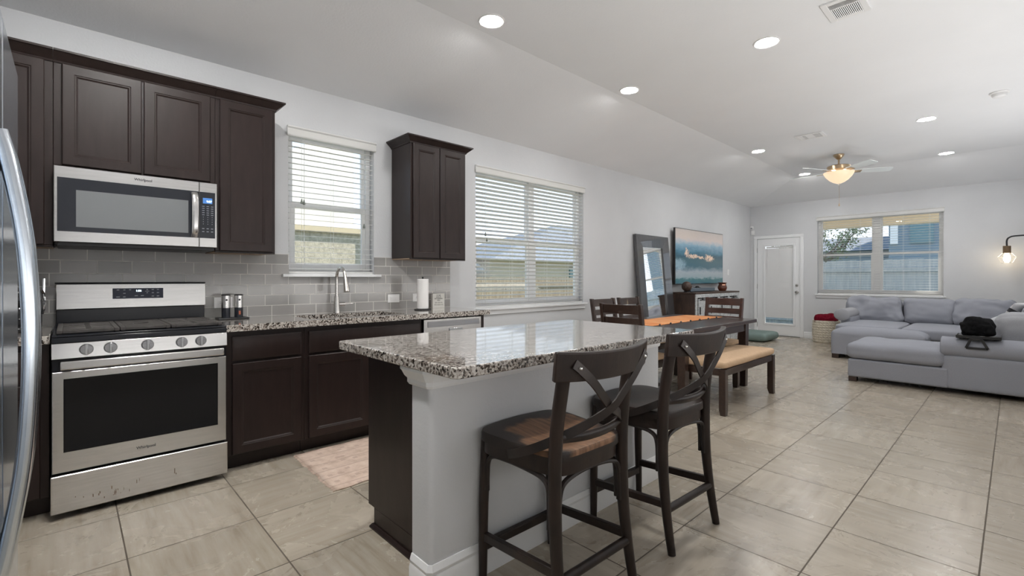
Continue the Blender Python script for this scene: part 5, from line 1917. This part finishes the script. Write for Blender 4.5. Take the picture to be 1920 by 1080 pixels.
root = thing('ottoman', 'long grey fabric ottoman set against the sofa front', 'ottoman', (2.56, 8.64, 0))
g = G().soft((2.565, 8.645, 0.235), (0.555, 0.215, 0.237), 0.045, (0, 0, 0.0), 0.006, 21, 22)
for v_b in g.bm.verts:
    c_v = v_b.co
    if c_v.z > 0.30:
        e_v = max((abs(c_v.x - 2.565) / 0.555) ** 7, (abs(c_v.y - 8.645) / 0.215) ** 3.5)
        c_v.z -= 0.075 * min(1.0, e_v) * (c_v.z - 0.30) / 0.17
    c_v.z = max(c_v.z, 0.068)
g.build('upholstery', F, root, sub=1, smooth=70)
for lx in (2.07, 3.06):
    for ly in (8.48, 8.81):
        G().box(lx - 0.045, lx + 0.045, ly - 0.035, ly + 0.035, 0.0, 0.07).build('foot', 'dining_wood', root, bevel=0.003)

# pillows on the right-hand side of the sectional
g = G()
g.soft((4.02, 7.06, 0.655), (0.235, 0.105, 0.185), 0.10, (0.02, 0.25, 0.06), 0.014, 31, 16, Matrix.Rotation(R(-6), 3, 'X'), 5)
tag(g.build('sofa_pillow', 'sofa_mid', sub=1, smooth=70), 'rounded light grey pillow standing behind the near sofa arm', 'pillow')
g = G().pillow((3.93, 8.95, 0.69), (0.10, 0.235, 0.0), (0.10, -0.04, 0.215), (0.075, -0.03, 0.04), 3)
tag(g.build('striped_pillow', 'striped_pillow', sub=1, smooth=70), 'white throw pillow with dark stripes at the right end of the sofa', 'pillow')
g = G().pillow((3.84, 8.05, 0.66), (0.09, 0.22, 0.0), (0.19, -0.05, 0.125), (-0.05, 0.02, 0.075), 5)
tag(g.build('grey_pillow', 'sofa_light', sub=1, smooth=70), 'pale grey throw pillow lying flat between the two upright ones', 'pillow')

root = thing('arm_tray', 'black sofa-arm tray with a triangular bracket', 'tray', (3.675, 6.78, 0.59))
G().box(3.512, 3.842, 6.650, 6.930, 0.592, 0.606).build('tray_top', 'black_plastic', root, bevel=0.004)
g = G()
g.box(3.512, 3.842, 6.650, 6.658, 0.6065, 0.620)
g.box(3.512, 3.520, 6.659, 6.930, 0.6065, 0.620)
g.box(3.834, 3.842, 6.659, 6.930, 0.6065, 0.620)
g.build('rim', 'black_plastic', root, bevel=0.002)
g = G()
yb = 6.640
for a, b in (((3.625, 0.585), (3.590, 0.495)), ((3.705, 0.585), (3.748, 0.495)), ((3.590, 0.497), (3.748, 0.497)), ((3.620, 0.583), (3.710, 0.583))):
    g.bar((a[0], yb, a[1]), (b[0], yb, b[1]), 0.022, 0.010, (0, 1, 0))
g.build('bracket', 'black_plastic', root, bevel=0.002)
g = G()
g.soft((3.665, 6.80, 0.690), (0.125, 0.085, 0.080), 0.06, (0, 0, 0.1), 0.04, 41, 16, None, 7)
for v_b in g.bm.verts:
    v_b.co.z = max(v_b.co.z, 0.6075)
tag(g.build('folded_blanket', 'black_fleece', sub=1, smooth=80), 'black fleece blanket bundled on the sofa-arm tray', 'blanket')

# floor lamp behind the corner of the sofa
LX, LY = 3.845, 10.56
root = thing('floor_lamp', 'black arched lamp with a glowing bulb in a wire cage', 'lamp', (4.56, 10.60, 0))
G().lathe([(0.0, 0.022), (0.10, 0.022), (0.115, 0.016), (0.12, 0.0), (0, 0)], 4.56, 10.60, 0.0005, 32).build('base', 'black_metal', root)
pts = smooth_pts([(4.56, 10.60, 0.02), (4.56, 10.60, 0.9), (4.56, 10.60, 1.72), (4.54, 10.60, 1.82), (4.46, 10.59, 1.852), (4.2, 10.58, 1.855), (3.95, 10.565, 1.853), (LX + 0.03, LY, 1.835), (LX, LY, 1.79), (LX, LY, 1.70)], 6)
G().tube(pts, 0.011, 12, up=(0.1, 1, 0.1)).build('pole', 'black_metal', root)
mat('wood_socket', (0.14, 0.085, 0.04), 0.5)
G().lathe([(0.0, 0.0), (0.045, 0.0), (0.045, 0.110), (0.0, 0.112)], LX, LY, 1.592, 24).build('socket', 'wood_socket', root)
G().lathe([(0.0, -0.145), (0.022, -0.138), (0.042, -0.11), (0.046, -0.08), (0.030, -0.035), (0.016, -0.001), (0.0, -0.001)], LX, LY, 1.592, 20).build('bulb', 'edison_bulb', root)
g = G()
top_, mid_, bot_ = [], [], []
for k in range(6):
    a = k * math.pi / 3
    top_.append(Vector((LX + 0.045 * math.cos(a), LY + 0.045 * math.sin(a), 1.600)))
    mid_.append(Vector((LX + 0.100 * math.cos(a), LY + 0.100 * math.sin(a), 1.530)))
    bot_.append(Vector((LX + 0.060 * math.cos(a), LY + 0.060 * math.sin(a), 1.440)))
for k in range(6):
    for p, q in ((top_[k], mid_[k]), (mid_[k], bot_[k]), (mid_[k], mid_[(k + 1) % 6]), (bot_[k], bot_[(k + 1) % 6])):
        g.cyl(p, q, 0.0028, n=6)
g.build('wire_cage', 'cage_wire', root)

# ================================================================== OUTSIDE
structure(G().box(-22, 22, -8, 34, -0.32, -0.22).build('ground', 'lawn', smooth=0))
structure(G().box(-0.8, 3.6, YB + 0.16, 13.6, -0.21, -0.06).build('floor_patio', 'concrete', smooth=0))
# covered patio behind the back wall
root = thing('patio_cover', 'tan covered patio roof outside the back window', 'patio roof', (1.2, 12.2, 2.4))
G().box(-1.2, 3.33, YB + 0.16, 13.45, 2.62, 2.74).build('roof_deck', 'patio_tan', root)
G().box(-1.2, 3.33, 13.20, 13.45, 2.385, 2.619).build('beam', 'patio_tan', root)
G().box(-1.2, -1.0, 13.22, 13.42, -0.22, 2.384).build('post', 'patio_tan', root)
G().lathe([(0.0, -0.06), (0.09, -0.05), (0.13, -0.02), (0.13, 0.0), (0, 0)], 1.15, 12.3, 2.6195, 24).build('patio_light', 'plastic_white', root)


def fence(label, p0, p1, z0, z1, m, rails_side):
    root = thing('wood_fence', label, 'fence', ((p0[0] + p1[0]) / 2, (p0[1] + p1[1]) / 2, z0))
    d = Vector((p1[0] - p0[0], p1[1] - p0[1], 0))
    L = d.length
    d.normalize()
    nr = Vector((-d.y, d.x, 0)) * rails_side
    g = G()
    n = int(L / 0.145)
    for i in range(n):
        c = Vector((p0[0], p0[1], 0)) + d * (0.145 * i + 0.07)
        h = z1 + random.uniform(-0.012, 0.012)
        g.obox(c + Vector((0, 0, (z0 + h) / 2)), d * 0.069, nr * 0.009, (0, 0, (h - z0) / 2))
    g.build('pickets', m, root, smooth=0)
    g = G()
    for z in (z0 + 0.3, (z0 + z1) / 2, z1 - 0.25):
        c = Vector((p0[0], p0[1], z)) + d * L / 2 + nr * 0.03
        g.obox(c, d * L / 2, nr * 0.019, (0, 0, 0.045))
    g.build('rails', m, root, smooth=0)


fence('wooden fence beyond the patio, blue of the shade in its colour', (-5.5, 14.6), (9.0, 14.6), -0.22, 1.66, 'fence_shade_blue', -1)
fence('sunlit tan wooden fence seen through the dining window', (-7.0, 3.2), (-7.0, 14.5), -0.22, 1.23, 'fence_tan', -1)

# neighbour's side wall outside the sink window
root = thing('neighbor_house', 'cream stucco house wall close outside the sink window', 'house', (-4.0, 1.5, -0.2))
NX = -2.6
G().box(NX - 2.5, NX, -4.0, 3.7, -0.22, 1.845).build('stucco_wall', 'stucco', root)
G().box(NX - 2.5, NX + 0.05, -4.0, 3.72, 1.846, 1.915).build('ledge', 'tan_trim', root)
G().prism([(NX - 0.02, -4.0, 1.916), (NX - 0.02, 3.0, 1.916), (NX - 0.02, 3.0, 3.4), (NX - 0.02, 2.5, 3.12), (NX - 0.02, 2.1, 2.88), (NX - 0.02, 1.5, 2.52), (NX - 0.02, 0.5, 1.92)], (-2.4, 0, 0)).build('gable_siding', 'siding_cream', root)
G().box(NX + 0.001, NX + 0.05, 3.20, 3.27, -0.1, 1.845).build('downspout', 'vinyl_white', root)

# houses beyond the fence, seen through the dining window
root = thing('distant_house', 'beige house with a grey hip roof beyond the tan fence', 'house', (-14, 17, -0.2))
G().box(-18, -12, 13.6, 29.5, -0.22, 2.1).build('house_wall', 'neighbour_beige', root)
g = G()
Rv = [g.bm.verts.new(p) for p in ((-11.4, 13.2, 2.05), (-11.4, 30.0, 2.05), (-18.6, 30.0, 2.05), (-18.6, 13.2, 2.05), (-15, 21.6, 4.45), (-15, 23, 4.45))]
for f in ((0, 1, 5, 4), (1, 2, 5), (2, 3, 4, 5), (3, 0, 4), (3, 2, 1, 0)):
    g.bm.faces.new([Rv[i] for i in f])
g.build('hip_roof', 'roof_shingle', root, smooth=0)
G().box(-11.99, -11.9, 19.0, 20.2, 0.9, 1.75).build('house_window', 'window_teal', root)
root = thing('roof_house', 'house with a pale gable and grey shingles left of the hip roof', 'house', (-14, 9.5, -0.2))
G().box(-16, -11.5, 6.0, 12.4, -0.22, 1.5).build('house_wall', 'siding_cream', root)
G().prism([(-11.2, 5.4, 1.45), (-11.2, 12.8, 1.45), (-11.2, 12.0, 2.0), (-11.2, 9.2, 0.0 + 2.9)], (-5.2, 0, 0)).build('gable_roof', 'roof_shingle', root, smooth=0)

# blue-grey two-storey house and tree beyond the back fence
root = thing('rear_house', 'blue-grey two-storey house beyond the back fence', 'house', (3.4, 24, -0.2))
G().box(0.75, 9.0, 22.0, 28, -0.22, 6.0).build('house_wall', 'neighbour_grey', root)
G().box(-2.2, 0.74, 23.0, 28, -0.22, 2.35).build('garage_wall', 'neighbour_grey', root)
G().prism([(-2.6, 22.6, 2.3), (-2.6, 28.4, 2.3), (-2.6, 25.5, 3.0)], (3.34, 0, 0)).build('garage_roof', 'roof_shingle', root, smooth=0)
G().box(0.80, 1.02, 21.93, 21.998, 2.45, 3.3).build('window_frame', 'vinyl_white', root)
G().box(1.35, 2.0, 21.95, 21.998, 2.45, 3.2).build('house_window', 'window_teal', root)

root = thing('garden_tree', 'leafy tree standing beyond the back fence at the left', 'tree', (-0.6, 18.0, -0.22))
g = G()
g.tube([(-0.6, 18, -0.22), (-0.58, 18, 1.0), (-0.5, 18, 2.0)], [0.10, 0.08, 0.05], 10)
rng = random.Random(11)
tips = []
for k in range(22):
    a, b = rng.uniform(-1.2, 1.2), rng.uniform(0.2, 1.0)
    p1 = Vector((-0.55 + a * 0.55, 18 + rng.uniform(-0.5, 0.5), 1.6 + b * 0.6))
    p2 = Vector((-0.55 + a * 1.05, 18 + rng.uniform(-0.8, 0.8), 1.9 + b * 1.25))
    g.tube([(-0.55, 18, 1.4 + 0.4 * b), p1, p2], [0.03, 0.018, 0.006], 6)
    tips += [p1, p2, (p1 + p2) / 2, p1 * 0.3 + p2 * 0.7]
g.build('trunk', 'bark', root)
g = G()
for p in tips:
    for j in range(24):
        q = p + Vector((rng.gauss(0, 0.16), rng.gauss(0, 0.16), rng.gauss(0, 0.13)))
        u = Vector((rng.gauss(0, 1), rng.gauss(0, 1), rng.gauss(0, 1))).normalized()
        v = u.cross(Vector((rng.gauss(0, 1), rng.gauss(0, 1), rng.gauss(0, 1)))).normalized()
        g.face([q - u * 0.06, q + v * 0.022, q + u * 0.06, q - v * 0.022])
g.build('foliage', 'leaf', root, smooth=0)
